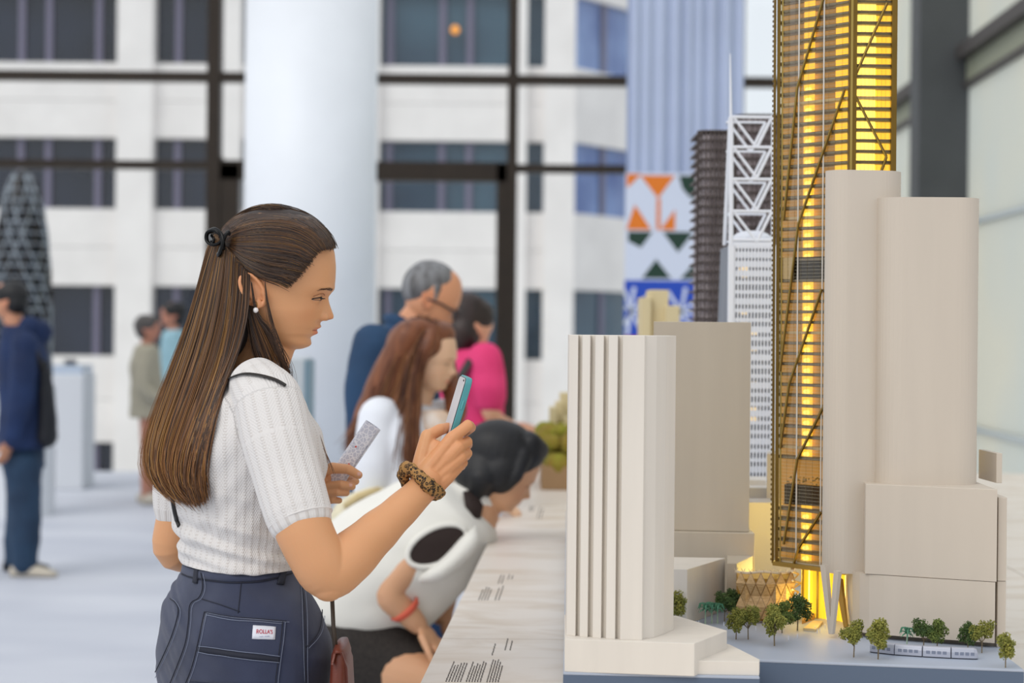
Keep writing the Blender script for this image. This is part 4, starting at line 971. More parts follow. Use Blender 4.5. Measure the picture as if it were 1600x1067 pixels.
# pearl earring
p = MH @ Vector((-.0185, -.0855, -.0455)); g = MB(); g.ell(p, (.0042, .0042, .0045), nu=14, nv=10); er = g.build('earring', mat('pearl', 'e9e4e2', .12, coat=.6), wm, smooth=True)
g = MB(); g.tube([p + Vector((.002 * math.cos(a), 0, .008 + .005 * math.sin(a))) for a in [k * .63 for k in range(11)]], .0006, 5); g.build('hoop', mat('gold_hoop', 'c9a860', .25, .9), er)

# --- top ---
m_sh = mat('white_pointelle_knit', 'e9e6e2', .85, sheen=.3); n = m_sh.node_tree; b = n.nodes['Principled BSDF']
at = n.nodes.new('ShaderNodeAttribute'); at.attribute_name = 'knit'; sp = n.nodes.new('ShaderNodeSeparateXYZ'); n.links.new(at.outputs['Vector'], sp.inputs[0])
def mth(op, a, b_=None, v=None):
    x = n.nodes.new('ShaderNodeMath'); x.operation = op; n.links.new(a, x.inputs[0])
    if b_ is not None: n.links.new(b_, x.inputs[1])
    if v is not None: x.inputs[1].default_value = v
    return x.outputs[0]
def wave(o, f): return mth('SINE', mth('MULTIPLY', o, v=2 * math.pi * f))
r1 = mth('MULTIPLY', wave(sp.outputs[0], 60), wave(sp.outputs[0], 60)); rib = mth('POWER', mth('ABSOLUTE', wave(sp.outputs[0], 30)), v=5)
lace = mth('MULTIPLY', mth('GREATER_THAN', wave(sp.outputs[1], 230), v=.1), mth('GREATER_THAN', mth('ABSOLUTE', wave(sp.outputs[0], 30)), v=.86))
hgt = mth('ADD', mth('MULTIPLY', rib, v=1.0), mth('MULTIPLY', mth('MULTIPLY', wave(sp.outputs[1], 160), wave(sp.outputs[0], 210)), v=.35))
bp = n.nodes.new('ShaderNodeBump'); bp.inputs['Strength'].default_value = .55; bp.inputs['Distance'].default_value = .0016; n.links.new(hgt, bp.inputs['Height']); n.links.new(bp.outputs[0], b.inputs['Normal'])
mx = n.nodes.new('ShaderNodeMix'); mx.data_type = 'RGBA'; mx.inputs[6].default_value = srgb('dedad7'); mx.inputs[7].default_value = srgb('b3a89f'); n.links.new(mth('MULTIPLY', lace, v=.36), mx.inputs[0]); n.links.new(mx.outputs[2], b.inputs['Base Color'])
sm = MB()
lofted(sm, [(396, 578, 3.0, .060, .052), (388, 590, 3.0, .085, .062), (378, 606, 3.0, .125, .078), (372, 630, 3.0, .152, .094), (368, 680, 3.0, .160, .112, .02), (368, 740, 3.0, .152, .110, .025), (366, 800, 3.0, .137, .093, .01), (368, 842, 3.0, .128, .083), (371, 872, 3.0, .1285, .081), (372, 883, 3.0, .129, .082)], 56, 60)
slR = [(404, 606, 2.90), (420, 630, 2.87), (434, 690, 2.842), (452, 755, 2.82), (469.5, 812, 2.80)]
limb(sm, slR[:4] + [(466, 802, 2.803)], [.046, .052, .0525, .051, .0495], 40)
g_end = P(470.5, 814, 2.80)
sm.tube([P(455, 765, 2.815), P(463, 790, 2.807), P(470, 813, 2.80)], [.050, .0492, .0485], 40)
limb(sm, [(322, 606, 3.09), (302, 630, 3.12), (286, 690, 3.15), (281, 760, 3.158), (280.5, 792, 3.16)], [.044, .049, .0475, .0445, .043], 40)
shm = fuse_mesh(sm, .0024, 4, 'top')
co = co_of(shm); no = no_of(shm)
# sleeve / torso coordinates for the knit pattern
def seg_coords(co, pts):
    V = np.array([P(*p) for p in pts]); best = np.full(len(co), 9e9); L = np.zeros(len(co)); A = np.zeros(len(co)); acc = 0
    for i in range(len(V) - 1):
        a, d = V[i], V[i + 1] - V[i]; ln = np.linalg.norm(d); dh = d / ln; t = np.clip((co - a) @ dh, 0, ln); q = co - a - t[:, None] * dh; ds = np.linalg.norm(q, axis=1)
        e1 = np.cross(dh, [0, 1, 0]); e1 /= np.linalg.norm(e1); e2 = np.cross(dh, e1); ang = np.arctan2(q @ e2, q @ e1); m_ = ds < best; best[m_] = ds[m_]; L[m_] = acc + t[m_]; A[m_] = ang[m_]; acc += ln
    return best, L, A
bR, LR, AR = seg_coords(co, slR); bL, LL, AL = seg_coords(co, [(302, 630, 3.12), (286, 690, 3.15), (280, 792, 3.16)])
c0 = np.array(P(370, 750, 3.0)); f_ = np.array(FD); l_ = np.array(LD); dx = co - c0; at_ = np.arctan2((dx @ l_) / .145, (dx @ f_) / .095)
K = np.stack([at_ * .125, dx[:, 2], np.zeros(len(co))], 1)
mR = bR < .0545; K[mR] = np.stack([AR * .05, LR, LR * 0], 1)[mR]; mL = bL < .051; K[mL] = np.stack([AL * .047, LL, LL * 0], 1)[mL]
attr(shm, 'knit', K)
# folds
disp = np.zeros(len(co)); zz = 515 + (H - co[:, 2]) * F / co[:, 1]; xx = 800 + co[:, 0] * F / co[:, 1]
for i, c in enumerate(co):
    if mR[i] or mL[i]:
        disp[i] = .0012 * mnoise.noise(Vector((c[0] * 30, c[1] * 30, c[2] * 12)))
    else:
        low = max(0, min(1, (zz[i] - 770) / 60)) * max(0.25, min(1, (905 - zz[i]) / 20))
        disp[i] = .0022 * mnoise.noise(Vector((c[0] * 14, c[1] * 14, c[2] * 22 + 3))) + low * .0085 * mnoise.noise(Vector((c[0] * 5, c[1] * 6, c[2] * 62 + c[0] * 16))) + .003 * mnoise.noise(Vector((c[0] * 9 + 5, c[1] * 9, c[2] * 30 - c[0] * 34)))
set_co(shm, co + no * disp[:, None]); top = put(shm, 'knit_top', m_sh, wm); ST = tree(shm)
# hems: thin rolled edges
def ring_at(c, d, rx, n=40):
    d = d.normalized(); a = d.cross(Vector((0, 1, 0))).normalized(); b_ = d.cross(a); return [c + a * rx * math.cos(2 * math.pi * k / n) + b_ * rx * math.sin(2 * math.pi * k / n) for k in range(n + 1)]
g = MB(); d_ = P(470, 813, 2.80) - P(455, 765, 2.815); g.tube(ring_at(P(469.7, 812, 2.80), d_, .0472), .0016, 6); g.build('sleeve_hem', m_sh, top, smooth=True)

# --- jeans ---
m_jn = mat('dark_blue_denim', '353d58', .8, var=.22, vscale=7, col2='252b42', bump=.5, bscale=1400, sheen=.2)
m_jd = mat('denim_seam_dark', '1f2230', .8); m_st = mat('pale_thread', '7f879c', .8)
jb = MB()
lofted(jb, [(371, 878, 3.0, .121, .077), (372, 890, 3.0, .1245, .0795), (373, 905, 3.0, .134, .088), (375, 930, 3.0, .156, .104), (379, 965, 3.0, .172, .118), (381, 1000, 3.0, .181, .124), (380, 1040, 3.0, .184, .125), (378, 1080, 3.0, .182, .122), (378, 1130, 3.0, .17, .11)], 56, 50)
hip = P(378, 1090, 3.0)
for s in (-1, 1):
    h0 = hip + LD * s * .088; k0 = Vector((h0.x + .01, h0.y, .47)); a0 = Vector((h0.x - .015, h0.y, .09))
    limb(jb, [h0, h0.lerp(k0, .5), k0, k0.lerp(a0, .5), a0], [.094, .083, .064, .062, .055], 20)
    jb.ell(P(382, 1050, 3.0) - FD * .030 + LD * s * .072, (.085, .083, .085))
jm = fuse_mesh(jb, .0035, 5, 'jeans'); co = co_of(jm); no = no_of(jm)
zz = 515 + (H - co[:, 2]) * F / co[:, 1]; xx = 800 + co[:, 0] * F / co[:, 1]; disp = np.zeros(len(co))
for i, c in enumerate(co):
    if c[2] > .8:
        disp[i] = .0030 * mnoise.noise(Vector((c[0] * 10, c[1] * 10, c[2] * 40 + c[0] * 30))) + .0025 * mnoise.noise(Vector((c[0] * 24, 2, c[2] * 18 - c[0] * 20))) + .0075 * math.exp(-((xx[i] - 268) / 22) ** 2) * mnoise.noise(Vector((3, c[0] * 6, c[2] * 48 + c[0] * 60)))
    else: disp[i] = .004 * mnoise.noise(Vector((c[0] * 7, c[1] * 7, c[2] * 20)))
set_co(jm, co + no * disp[:, None]); jeans = put(jm, 'jeans', m_jn, wm); JT = tree(jm)
for s in (-1, 1):
    h0 = hip + LD * s * .088; a0 = Vector((h0.x - .015, h0.y, 0)); g = MB()
    st = [(-.075, .030, .055), (-.04, .036, .075), (0, .037, .085), (.06, .042, .062), (.12, .045, .045), (.165, .03, .03)]
    g.ring_loft([[a0 + FD * (x - .0) + LD * w_ * math.cos(t) + Vector((0, 0, max(.001, .5 * h_ + .5 * h_ * math.sin(t)))) for t in [2 * math.pi * k / 16 for k in range(16)]] for x, w_, h_ in st]); g.build('shoe', mat('white_shoe', 'dcd8d2', .6), wm, smooth=True)
# waistband, loops, seams, pocket
def strip(pts_a, pts_b, nm, m, lift=.002, th=.003, nu=30, nv=2, parent=jeans):
    A, B = crv(pts_a, nu + 1), crv(pts_b, nu + 1); vs = []; last = None
    for j in range(nv + 1):
        for i in range(nu + 1):
            q = A[i] * (1 - j / nv) + B[i] * (j / nv); h, n_ = ray(JT, *q)
            if h is None: h, n_ = last or (P(q[0], q[1], 2.9), Vector((0, -1, 0)))
            last = (h, n_); vs.append(last)
    W = nu + 1; N_ = len(vs); fs = [(j * W + i, j * W + i + 1, (j + 1) * W + i + 1, (j + 1) * W + i) for j in range(nv) for i in range(nu)]
    V = [h + n_ * lift for h, n_ in vs] + [h + n_ * (lift - th) for h, n_ in vs]
    edge = [i for i in range(nu)] + [j * W + nu for j in range(nv)] + [nv * W + i for i in range(nu, 0, -1)] + [j * W for j in range(nv, 0, -1)]
    g = MB(); g.add(V, [f[::-1] for f in fs] + [tuple(q + N_ for q in f) for f in fs] + [(edge[i], edge[(i + 1) % len(edge)], edge[(i + 1) % len(edge)] + N_, edge[i] + N_) for i in range(len(edge))])
    return g.build(nm, m, parent, smooth=True)
strip([(286, 882), (300, 889), (330, 894), (370, 898), (410, 896), (440, 889), (453, 884)], [(284, 895), (298, 901), (330, 906), (370, 909), (412, 906), (442, 899), (456, 893)], 'waistband', m_jn, .0018)
for q in (((306, 888), (312, 889), (309, 912), (303, 911)), ((437, 892), (446, 891), (443, 914), (432, 913))):
    strip([q[0], q[1]], [q[3], q[2]], 'belt_loop', m_jd, .0034, .004, 3, 5)
pk = strip([(322, 958), (370, 966), (420, 970), (446, 971)], [(294, 1064), (340, 1067), (390, 1069), (434, 1069)], 'back_pocket', m_jn, .0022, .003, 24, 18)
strip([(312, 1009), (360, 1017), (437, 1027)], [(310, 1017), (358, 1026), (436, 1034)], 'pocket_band', m_jd, .0030, .002, 20, 2, pk)
th = MB(); dk = MB()
def dbl(pts, r=.0009, n=40): surf_line(JT, pts, .0009, .0026, '', None, None, n, dk); surf_line(JT, [(x + 4, y + 1.5) for x, y in pts], .00045, .0028, '', None, None, n, th)
dbl([(321, 957), (370, 965), (420, 969), (447, 971)]); dbl([(321, 957), (312, 1000), (302, 1040), (292, 1067)]); dbl([(441, 971), (438, 1000), (434, 1030), (430, 1067)])
surf_line(JT, [(324, 962), (370, 969.5), (440, 975)], .0005, .0028, '', None, None, 40, th); surf_line(JT, [(312, 1018), (360, 1027), (436, 1035)], .0005, .0034, '', None, None, 40, th); surf_line(JT, [(313, 1009), (360, 1016), (437, 1025)], .0005, .0034, '', None, None, 40, th)
dbl([(316, 895), (318, 920), (312, 935), (299, 945), (296, 975), (290, 1010), (268, 1067)]); dbl([(268, 935), (280, 955), (268, 1000), (240, 1060)]); dbl([(469, 905), (474, 960), (475, 1067)])
dbl([(502, 940), (497, 985), (477, 1012)]); surf_line(JT, [(377, 909), (375, 930), (372, 958)], .0007, .0008, '', None, None, 20, dk)
surf_line(JT, [(284, 897), (300, 903), (330, 908), (370, 911), (412, 908), (456, 896)], .0008, .0012, '', None, None, 50, dk)
surf_line(JT, [(316, 936), (345, 945), (375, 956)], .0007, .0008, '', None, None, 20, dk)
surf_line(JT, [(470, 912), (475, 1067)], .0004, .0018, '', None, None, 40, th)
dk.build('seams', m_jd, jeans, smooth=True); th.build('topstitching', m_st, jeans, smooth=True)
lb = strip([(395.5, 978), (430, 980)], [(394.5, 998), (428.5, 1000)], 'label_patch', mat('label_white', 'dfe2ec', .7), .0034, .001, 6, 3, pk)
def text_on(s_, x, y, size, m, parent, x2, y2):
    c = bpy.data.curves.new('lettering', 'FONT'); c.body = s_; c.size = 1; c.extrude = .01; o = bpy.data.objects.new('t', c); COL.objects.link(o)
    dg = bpy.context.evaluated_depsgraph_get(); dg.update(); me = bpy.data.meshes.new_from_object(o.evaluated_get(dg)); bpy.data.objects.remove(o)
    a = co_of(me); w0, w1 = a[:, 0].min(), a[:, 0].max(); sc = (x2 - x) / (w1 - w0); out = []
    for v in a:
        t = (v[0] - w0) / (w1 - w0); px, py = x + (x2 - x) * t, y + (y2 - y) * t - v[1] * size; h, n_ = ray(JT, px, py); out.append(h + n_ * (.0036 + .02 * (v[2] > 0) * .02))
    set_co(me, np.array(out)); me.materials.append(m); o = bpy.data.objects.new('lettering', me); COL.objects.link(o); par(o, parent); return o
text_on("ROLLA'S", 401, 990, 8.5, mat('label_red', 'c02038', .6), pk, 424.5, 991.5); text_on("--- ----", 405.5, 996.2, 5, mat('label_blue', '6070a0', .6), pk, 420, 996)
# --- crossbody strap + leather bag ---
m_strap = mat('black_strap', '1e1a18', .5)
def over(bv, pts, lift, n=40, fb=2.9):
    V = []
    for x, y in crv(pts, n):
        h, n_ = ray(bv, x, y); V.append(h + n_ * lift if h is not None else P(x, y, fb))
    return V
g = MB(); g.tube(over(ST, [(329, 616), (340, 604), (358, 592), (380, 585), (405, 587), (430, 594), (446, 603)], .0015), .0022, 6, flat=(2.2, .6)); sbg = thing('shoulder_bag', P(532, 1030, 2.86), 'brown leather shoulder bag with a thin dark strap hanging at the woman\'s hip', 'bag'); g.build('strap', m_strap, sbg, smooth=True)
g = MB(); g.tube(over(ST, [(271, 758), (272, 780), (277, 808), (281, 822)], .002, 20, 3.0), .0024, 6, flat=(1.6, .7)); g.build('strap', m_strap, sbg, smooth=True)
g = MB(); g.tube([P(519, 935, 2.87), P(521, 980, 2.86), P(526, 1022, 2.855)], .0032, 8, flat=(1, .6)); g.build('strap', mat('strap_brown', '3a2e22', .5), sbg, smooth=True)
m_lea = mat('brown_leather', '6a2e1c', .35, var=.2, vscale=15, bump=.3, bscale=300)
def sq(c, hx, hy, z, n=20): return [(c[0] + hx * math.copysign(abs(math.cos(t)) ** .7, math.cos(t)), c[1] + hy * math.copysign(abs(math.sin(t)) ** .7, math.sin(t)), z) for t in [2 * math.pi * k / n for k in range(n)]]
c = P(533, 1040, 2.87); g = MB(); g.ring_loft([sq(c, .014, .055, c.z - .16), sq(c, .019, .075, c.z - .13), sq(c, .016, .07, c.z - .05), sq(c, .013, .062, c.z + .02), sq(c, .008, .058, c.z + .034)]); g.build('bag_body', m_lea, sbg, smooth=True)
g = MB(); pts = [P(522, 1030, 2.845), P(526, 1013, 2.85), P(536, 1012, 2.86), P(544, 1035, 2.87), P(547, 1090, 2.875)]; g.ring_loft([[p + Vector((0, o_, 0)) for o_ in (-.05, .05)] + [p + Vector((.003, o_, .001)) for o_ in (.05, -.05)] for p in pts]); g.build('flap', m_lea, sbg, smooth=False)

# --- phone ---
ph = thing('mobile_phone', P(724, 650, 2.95), 'phone in a teal case held up in the woman\'s right hand', 'phone')
L_ = Vector((.275, 0, .961)); Wd = Vector((-.17, .985, .05)).normalized(); Nn = Wd.cross(L_).normalized(); Nn = Nn if Nn.x > 0 else -Nn
Wd = L_.cross(Nn).normalized() ; Wd = Wd if Wd.y > 0 else -Wd
tp = P(734.5, 588.5, 2.935); PC = tp - L_ * .073 + Wd * .034
def slab(mb, w_, l_, n0, n1, r_, k=6):
    pts = []
    for sx, sy, a0 in ((1, 1, 0), (-1, 1, 90), (-1, -1, 180), (1, -1, 270)):
        for i in range(k + 1):
            a = math.radians(a0 + 90 * i / k); pts.append((sx * (w_ / 2 - r_) + r_ * math.cos(a), sy * (l_ / 2 - r_) + r_ * math.sin(a)))
    n_ = len(pts); e_ = min(.0012, (n1 - n0) / 3); rings = []
    for s_, d_ in ((1 - .018, n0), (1, n0 + e_), (1, n1 - e_), (1 - .018, n1)): rings.append([PC + Wd * x * s_ + L_ * y * s_ + Nn * d_ for x, y in pts])
    return mb.ring_loft(rings)
slab(MB(), .069, .142, -.0045, .0055, .011).build('x', None) if 0 else None
g = MB(); slab(g, .069, .142, -.0040, .0058, .011); g.build('case', mat('teal_silicone', '4f979d', .45), ph, smooth=False, bevel=.0)
g = MB(); slab(g, .0655, .1385, -.0050, .003, .010); g.build('bezel', mat('phone_black', '15151a', .3), ph)
g = MB(); slab(g, .0635, .1365, -.0056, .002, .009); g.build('screen', mat('phone_screen', 'd8d2d6', .15), ph)
q = PC - Nn * .0058 + L_ * .0645 - Wd * .024; g = MB(); g.ell(q, (.0014, .0018, .0018), nu=8, nv=6); g.build('front_camera', m_dk, ph)
q = PC - Wd * .0347 + L_ * .028 + Nn * .001; g = MB(); g.tube([q - L_ * .006, q + L_ * .006], .0014, 8, round_ends=True); g.build('side_button', mat('teal_button', '5aa6aa', .4), ph, smooth=True)
# --- rolled map ---
mp_ = thing('rolled_map', P(553, 708, 3.15), 'rolled white and grey map sheet held in the woman\'s left hand', 'map')
m_map = mat('map_paper', 'e8e9f2', .6); n = m_map.node_tree; b = n.nodes['Principled BSDF']; t = n.nodes.new('ShaderNodeTexCoord'); vo = n.nodes.new('ShaderNodeTexVoronoi'); vo.feature = 'DISTANCE_TO_EDGE'; vo.inputs['Scale'].default_value = 150
r = n.nodes.new('ShaderNodeValToRGB'); r.color_ramp.elements[0].position = .05; r.color_ramp.elements[0].color = srgb('f6f6fc'); r.color_ramp.elements[1].position = .12; r.color_ramp.elements[1].color = srgb('d2d4e2'); n.links.new(t.outputs['Object'], vo.inputs[0]); n.links.new(vo.outputs[0], r.inputs[0]); n.links.new(r.outputs[0], b.inputs['Base Color'])
a, b_ = P(521, 755, 3.152), P(583, 664, 3.152); ax = (b_ - a).normalized(); e1 = ax.cross(Vector((0, 1, 0))).normalized(); e2 = ax.cross(e1); rings = []
for i in range(60):
    t_ = i / 59 * 2 * math.pi * 2.6; r_ = .0150 - .0028 * i / 59; o_ = e1 * math.cos(t_ + 2.6) * r_ + e2 * math.sin(t_ + 2.6) * r_; sk_ = ax * (.006 * i / 59)
    rings.append([a + o_ - sk_, b_ + o_ + sk_ * 0, b_ + o_ * .985, a + o_ * .985 - sk_])
g = MB(); g.ring_loft(rings, cap=True); g.build('sheet', m_map, mp_, smooth=False)
h = a.lerp(b_, .32) - Vector((0, .0152, 0)); 
for fx, fz in ((.30, .2), (.36, -.6), (.62, .5)):
    q = a.lerp(b_, fx) + e1 * .006 * fz; g = MB(); g.ell(q - Vector((0, .0142, 0)), (.0016, .0005, .0016), nu=8, nv=6); g.build('map_mark', mat('map_red', 'd84a40', .6), mp_)
# --- leopard scrunchie ---
m_leo = mat('leopard_cloth', 'a9814a', .75); n = m_leo.node_tree; b = n.nodes['Principled BSDF']; t = n.nodes.new('ShaderNodeTexCoord'); vo = n.nodes.new('ShaderNodeTexVoronoi'); vo.inputs['Scale'].default_value = 190; vo.inputs['Randomness'].default_value = .9
nz = n.nodes.new('ShaderNodeTexNoise'); nz.inputs['Scale'].default_value = 150; n.links.new(t.outputs['Object'], nz.inputs[0]); ad = n.nodes.new('ShaderNodeMath'); ad.operation = 'ADD'; n.links.new(t.outputs['Object'], vo.inputs[0]); n.links.new(vo.outputs['Distance'], ad.inputs[0])
ms = n.nodes.new('ShaderNodeMath'); ms.operation = 'MULTIPLY'; ms.inputs[1].default_value = .5; n.links.new(nz.outputs[0], ms.inputs[0]); n.links.new(ms.outputs[0], ad.inputs[1])
r = n.nodes.new('ShaderNodeValToRGB'); r.color_ramp.interpolation = 'CONSTANT'; r.color_ramp.elements[0].color = srgb('7c5a30'); r.color_ramp.elements[1].position = .50; r.color_ramp.elements[1].color = srgb('17110c'); e3 = r.color_ramp.elements.new(.72); e3.color = srgb('a67c46'); n.links.new(ad.outputs[0], r.inputs[0]); n.links.new(r.outputs[0], b.inputs['Base Color'])
ctr = P(657, 756, 2.905); axd = (P(672, 738, 2.915) - P(640, 780, 2.89)).normalized(); e1 = axd.cross(Vector((0, 1, 0))).normalized(); e2 = axd.cross(e1).normalized(); pts, rr = [], []
for k in range(97):
    t_ = 2 * math.pi * k / 96; wob = .005 * math.sin(2 * t_ + 1)
    pts.append(ctr + e1 * (.0315 * math.cos(t_)) + e2 * (.0285 * math.sin(t_)) + axd * (wob - .007 * math.cos(t_ * 1) * .2)); rr.append(.0085 + .0006 * math.sin(11 * t_) + .0012 * math.sin(3 * t_ + 2))
scr = thing('scrunchie', ctr, 'leopard-print fabric scrunchie worn round the woman\'s right wrist', 'scrunchie')
g = MB(); g.tube(pts, rr, 14, flat=(1, 1.25), cap=False); so = g.build('scrunchie_fabric', m_leo, scr, smooth=True)
me = so.data; co = co_of(me); no = no_of(me); set_co(me, co + no * np.array([.0016 * mnoise.noise(Vector(c) * 190) for c in co])[:, None])
# ---------------- long brown hair ----------------
rng = np.random.default_rng(5)
def hairmat(name, c, c2, r=.34):
    """colour warms towards the ends, as in the photo"""
    m = mat(name, c, r, spec=.6); n = m.node_tree; b = n.nodes['Principled BSDF']; t = n.nodes.new('ShaderNodeTexCoord'); s_ = n.nodes.new('ShaderNodeSeparateXYZ'); mr_ = n.nodes.new('ShaderNodeMapRange')
    mr_.inputs['From Min'].default_value = 1.52; mr_.inputs['From Max'].default_value = 1.26; x = n.nodes.new('ShaderNodeMix'); x.data_type = 'RGBA'; x.inputs[6].default_value = srgb(c); x.inputs[7].default_value = srgb(c2)
    n.links.new(t.outputs['Object'], s_.inputs[0]); n.links.new(s_.outputs['Z'], mr_.inputs['Value']); n.links.new(mr_.outputs[0], x.inputs[0]); n.links.new(x.outputs[2], b.inputs['Base Color']); return m
HM = [hairmat('hair_dark', '2c1b12', '3e2614'), hairmat('hair_brown', '46301f', '66401f'), hairmat('hair_chestnut', '664424', '8a5a2a'), hairmat('hair_golden', '86602f', 'a87a40')]
def lat(x, y, off=0):
    """half width of the head at a side-view point, plus hair thickness"""
    xf, xb, hw = hs(y); xc = xb + (xf - xb) * .44; a = (xf - xc if x > xc else xc - xb) + off; q = abs(x - xc) / a
    return (hw + off) * max(0.0, 1 - min(1, q) ** 2.15) ** (1 / 2.15)
def bl(guides, u):
    """guides: list of (u, Kx? points) -> interpolated polyline at u"""
    us = [g[0] for g in guides]; i = min(max(0, int(np.searchsorted(us, u)) - 1), len(us) - 2); t = (u - us[i]) / (us[i + 1] - us[i]); return guides[i][1] * (1 - t) + guides[i + 1][1] * t
K = 18
GA = [(u, crv(p, K)) for u, p in (
 (0, [(522, 386), (514, 366), (492, 344), (462, 329), (430, 322), (398, 325), (368, 338), (348, 356), (342, 370)]),
 (.25, [(512, 385), (498, 365), (470, 346), (432, 338), (398, 341), (368, 352), (345, 370)]),
 (.5, [(498, 389), (480, 374), (450, 362), (412, 359), (378, 364), (347, 375)]),
 (.75, [(485, 406), (464, 394), (430, 388), (395, 386), (368, 384), (349, 379)]),
 (.9, [(471, 427), (448, 420), (420, 416), (390, 406), (368, 394), (350, 383)]),
 (1.0, [(450, 447), (434, 441), (412, 434), (388, 422), (366, 404), (351, 388)]))]
def skull(pl, side, off):
    """put a side-view polyline on the near (-1) or far (+1) side of the head"""
    out = np.zeros((len(pl), 3)); 
    for i, (x, y) in enumerate(pl):
        l = lat(x, y, off) / 1000
        out[i] = P(x, y, 3.0 + side * l); 
    return out
lines = []; mi = []; rad = []
def sheetA(n, side):
    for _ in range(n):
        u = rng.random() ** .9; p = bl(GA, u).copy(); s0 = rng.random() * .25 if rng.random() < .3 else 0
        w = np.linspace(0, 1, K); p += rng.normal(0, .8, 2) ; p[:, 1] += np.sin(w * math.pi) * rng.normal(0, 2.2); p[:, 0] += (1 - w) ** 2 * rng.normal(0, 2.6); p[:, 1] += (1 - w) ** 3 * rng.normal(0, 2.4)
        if s0: p = crv(p[int(s0 * K):], K)
        lines.append(skull(p, side, 6.5 + rng.random() * 3.0)); rad.append(rng.uniform(.00035, .0007)); v = rng.random(); mi.append(0 if v < .38 else 1 if v < .78 else 2 if v < .96 else 3)
sheetA(2300, -1); sheetA(900, 1)
# hair falling from under the clip
GB = [(u, crv(p, K)) for u, p in (
 (0, [(338, 366), (326, 385), (314, 430), (299, 485), (281, 540), (259, 600), (238, 660), (228, 705), (229, 735), (243, 757), (262, 770)]),
 (.2, [(342, 374), (333, 410), (318, 470), (300, 540), (275, 610), (252, 670), (243, 715), (248, 745), (266, 768), (284, 781)]),
 (.4, [(352, 386), (348, 430), (338, 500), (318, 570), (294, 640), (272, 700), (268, 740), (280, 768), (300, 784)]),
 (.6, [(366, 400), (364, 460), (356, 530), (340, 590), (316, 650), (296, 705), (290, 745), (296, 770), (310, 783)]),
 (.8, [(376, 415), (375, 470), (365, 530), (350, 580), (332, 630), (317, 680), (306, 730), (304, 760), (312, 780)]),
 (1.0, [(388, 430), (388, 480), (378, 530), (362, 572), (345, 615), (331, 660), (320, 710), (313, 748), (319, 780)]))]
DB_ = [(u, np.interp(np.linspace(0, 1, K), [0, .25, .5, .75, 1], d)) for u, d in ((0, [3.0, 2.99, 2.965, 2.95, 2.95]), (.2, [2.97, 2.95, 2.92, 2.91, 2.91]), (.4, [2.94, 2.925, 2.90, 2.89, 2.885]), (.6, [2.925, 2.92, 2.89, 2.875, 2.87]), (.8, [2.915, 2.915, 2.885, 2.865, 2.86]), (1.0, [2.908, 2.905, 2.88, 2.86, 2.85]))]
def onto(p3, lift=.004):
    """keep strands in front of the top and the skin"""
    for i in range(len(p3)):
        d = Vector(p3[i]) - CAM; L = d.length; d.normalize()
        for bv in (ST, BT):
            h = bv.ray_cast(CAM, d, 5)
            if h[0] is not None and (h[0] - CAM).length < L + lift and (i > 4 or bv is ST): L = (h[0] - CAM).length - lift
        p3[i] = CAM + d * L
    return p3
def ontoskin(p3, lift):
    for i in range(4, 13):
        d = Vector(p3[i]) - CAM; L = d.length; d.normalize(); h = BT.ray_cast(CAM, d, 5)
        if h[0] is not None and (h[0] - CAM).length < L + lift: p3[i] = CAM + d * ((h[0] - CAM).length - lift)
    return p3
def smooth3(a, k=2):
    for _ in range(k): a[1:-1] = (a[:-2] + a[1:-1] * 2 + a[2:]) / 4
    return a
def sheetB(n, far=False, u0=0, u1=1):
    for _ in range(n):
        u = u0 + (u1 - u0) * rng.random(); q = bl(GB, u).copy(); d = bl(DB_, u).copy(); w = np.linspace(0, 1, K)
        clump = math.sin(u * 47) * 3.0
        q[:, 0] += (w ** 1.5) * (rng.normal(0, 3.4) + clump) + rng.normal(0, 1.0); q[:, 1] += w ** 3 * rng.normal(-4, 7); q[:, 0] += np.sin(w * 5 + rng.random() * 6) * rng.normal(0, 1.1)
        d = d + (rng.uniform(0, .014) if not far else .05 + rng.uniform(0, .05) * np.sin(w * 2.2 + .4))
        p = Pn(np.column_stack([q, d]))
        if not far: p = smooth3(onto(p, .003 + rng.random() * .009), 3)
        lines.append(p); rad.append(rng.uniform(.0004, .00085)); v = rng.random() + (.12 if u < .3 else 0) + (.0 if u < .6 else -.10)
        mi.append(0 if v < .22 else 1 if v < .52 else 2 if v < .84 else 3)
sheetB(2800); sheetB(900, True, 0, .8)
# locks in front of the ear, over the shoulder
GC = [(u, crv(p, K)) for u, p in (
 (0, [(382, 428), (386, 478), (391, 520), (400, 555), (412, 580), (424, 600), (432, 615)]),
 (.4, [(387, 432), (392, 482), (403, 518), (416, 552), (427, 580), (435, 598), (442, 612)]),
 (.7, [(391, 438), (397, 488), (414, 515), (430, 547), (440, 572), (446, 592), (450, 608)]),
 (1.0, [(394, 442), (402, 490), (420, 512), (434, 540), (444, 562), (448, 584), (450, 602)]))]
for _ in range(620):
    u = rng.random() ** 1.1 * .9; q = bl(GC, u).copy(); w = np.linspace(0, 1, K); q[:, 0] += w * rng.normal(0, 3.5) + rng.normal(0, 1.2); q[:, 1] += w ** 2 * rng.normal(0, 5)
    p = Pn(np.column_stack([q, np.interp(w, [0, .3, .6, 1], [2.925, 2.922, 2.925, 2.965]) + rng.uniform(0, .014)])); lines.append(smooth3(ontoskin(p, .002 + rng.random() * .005), 2)); rad.append(rng.uniform(.0004, .0007)); v = rng.random(); mi.append(0 if v < .4 else 1 if v < .8 else 2)
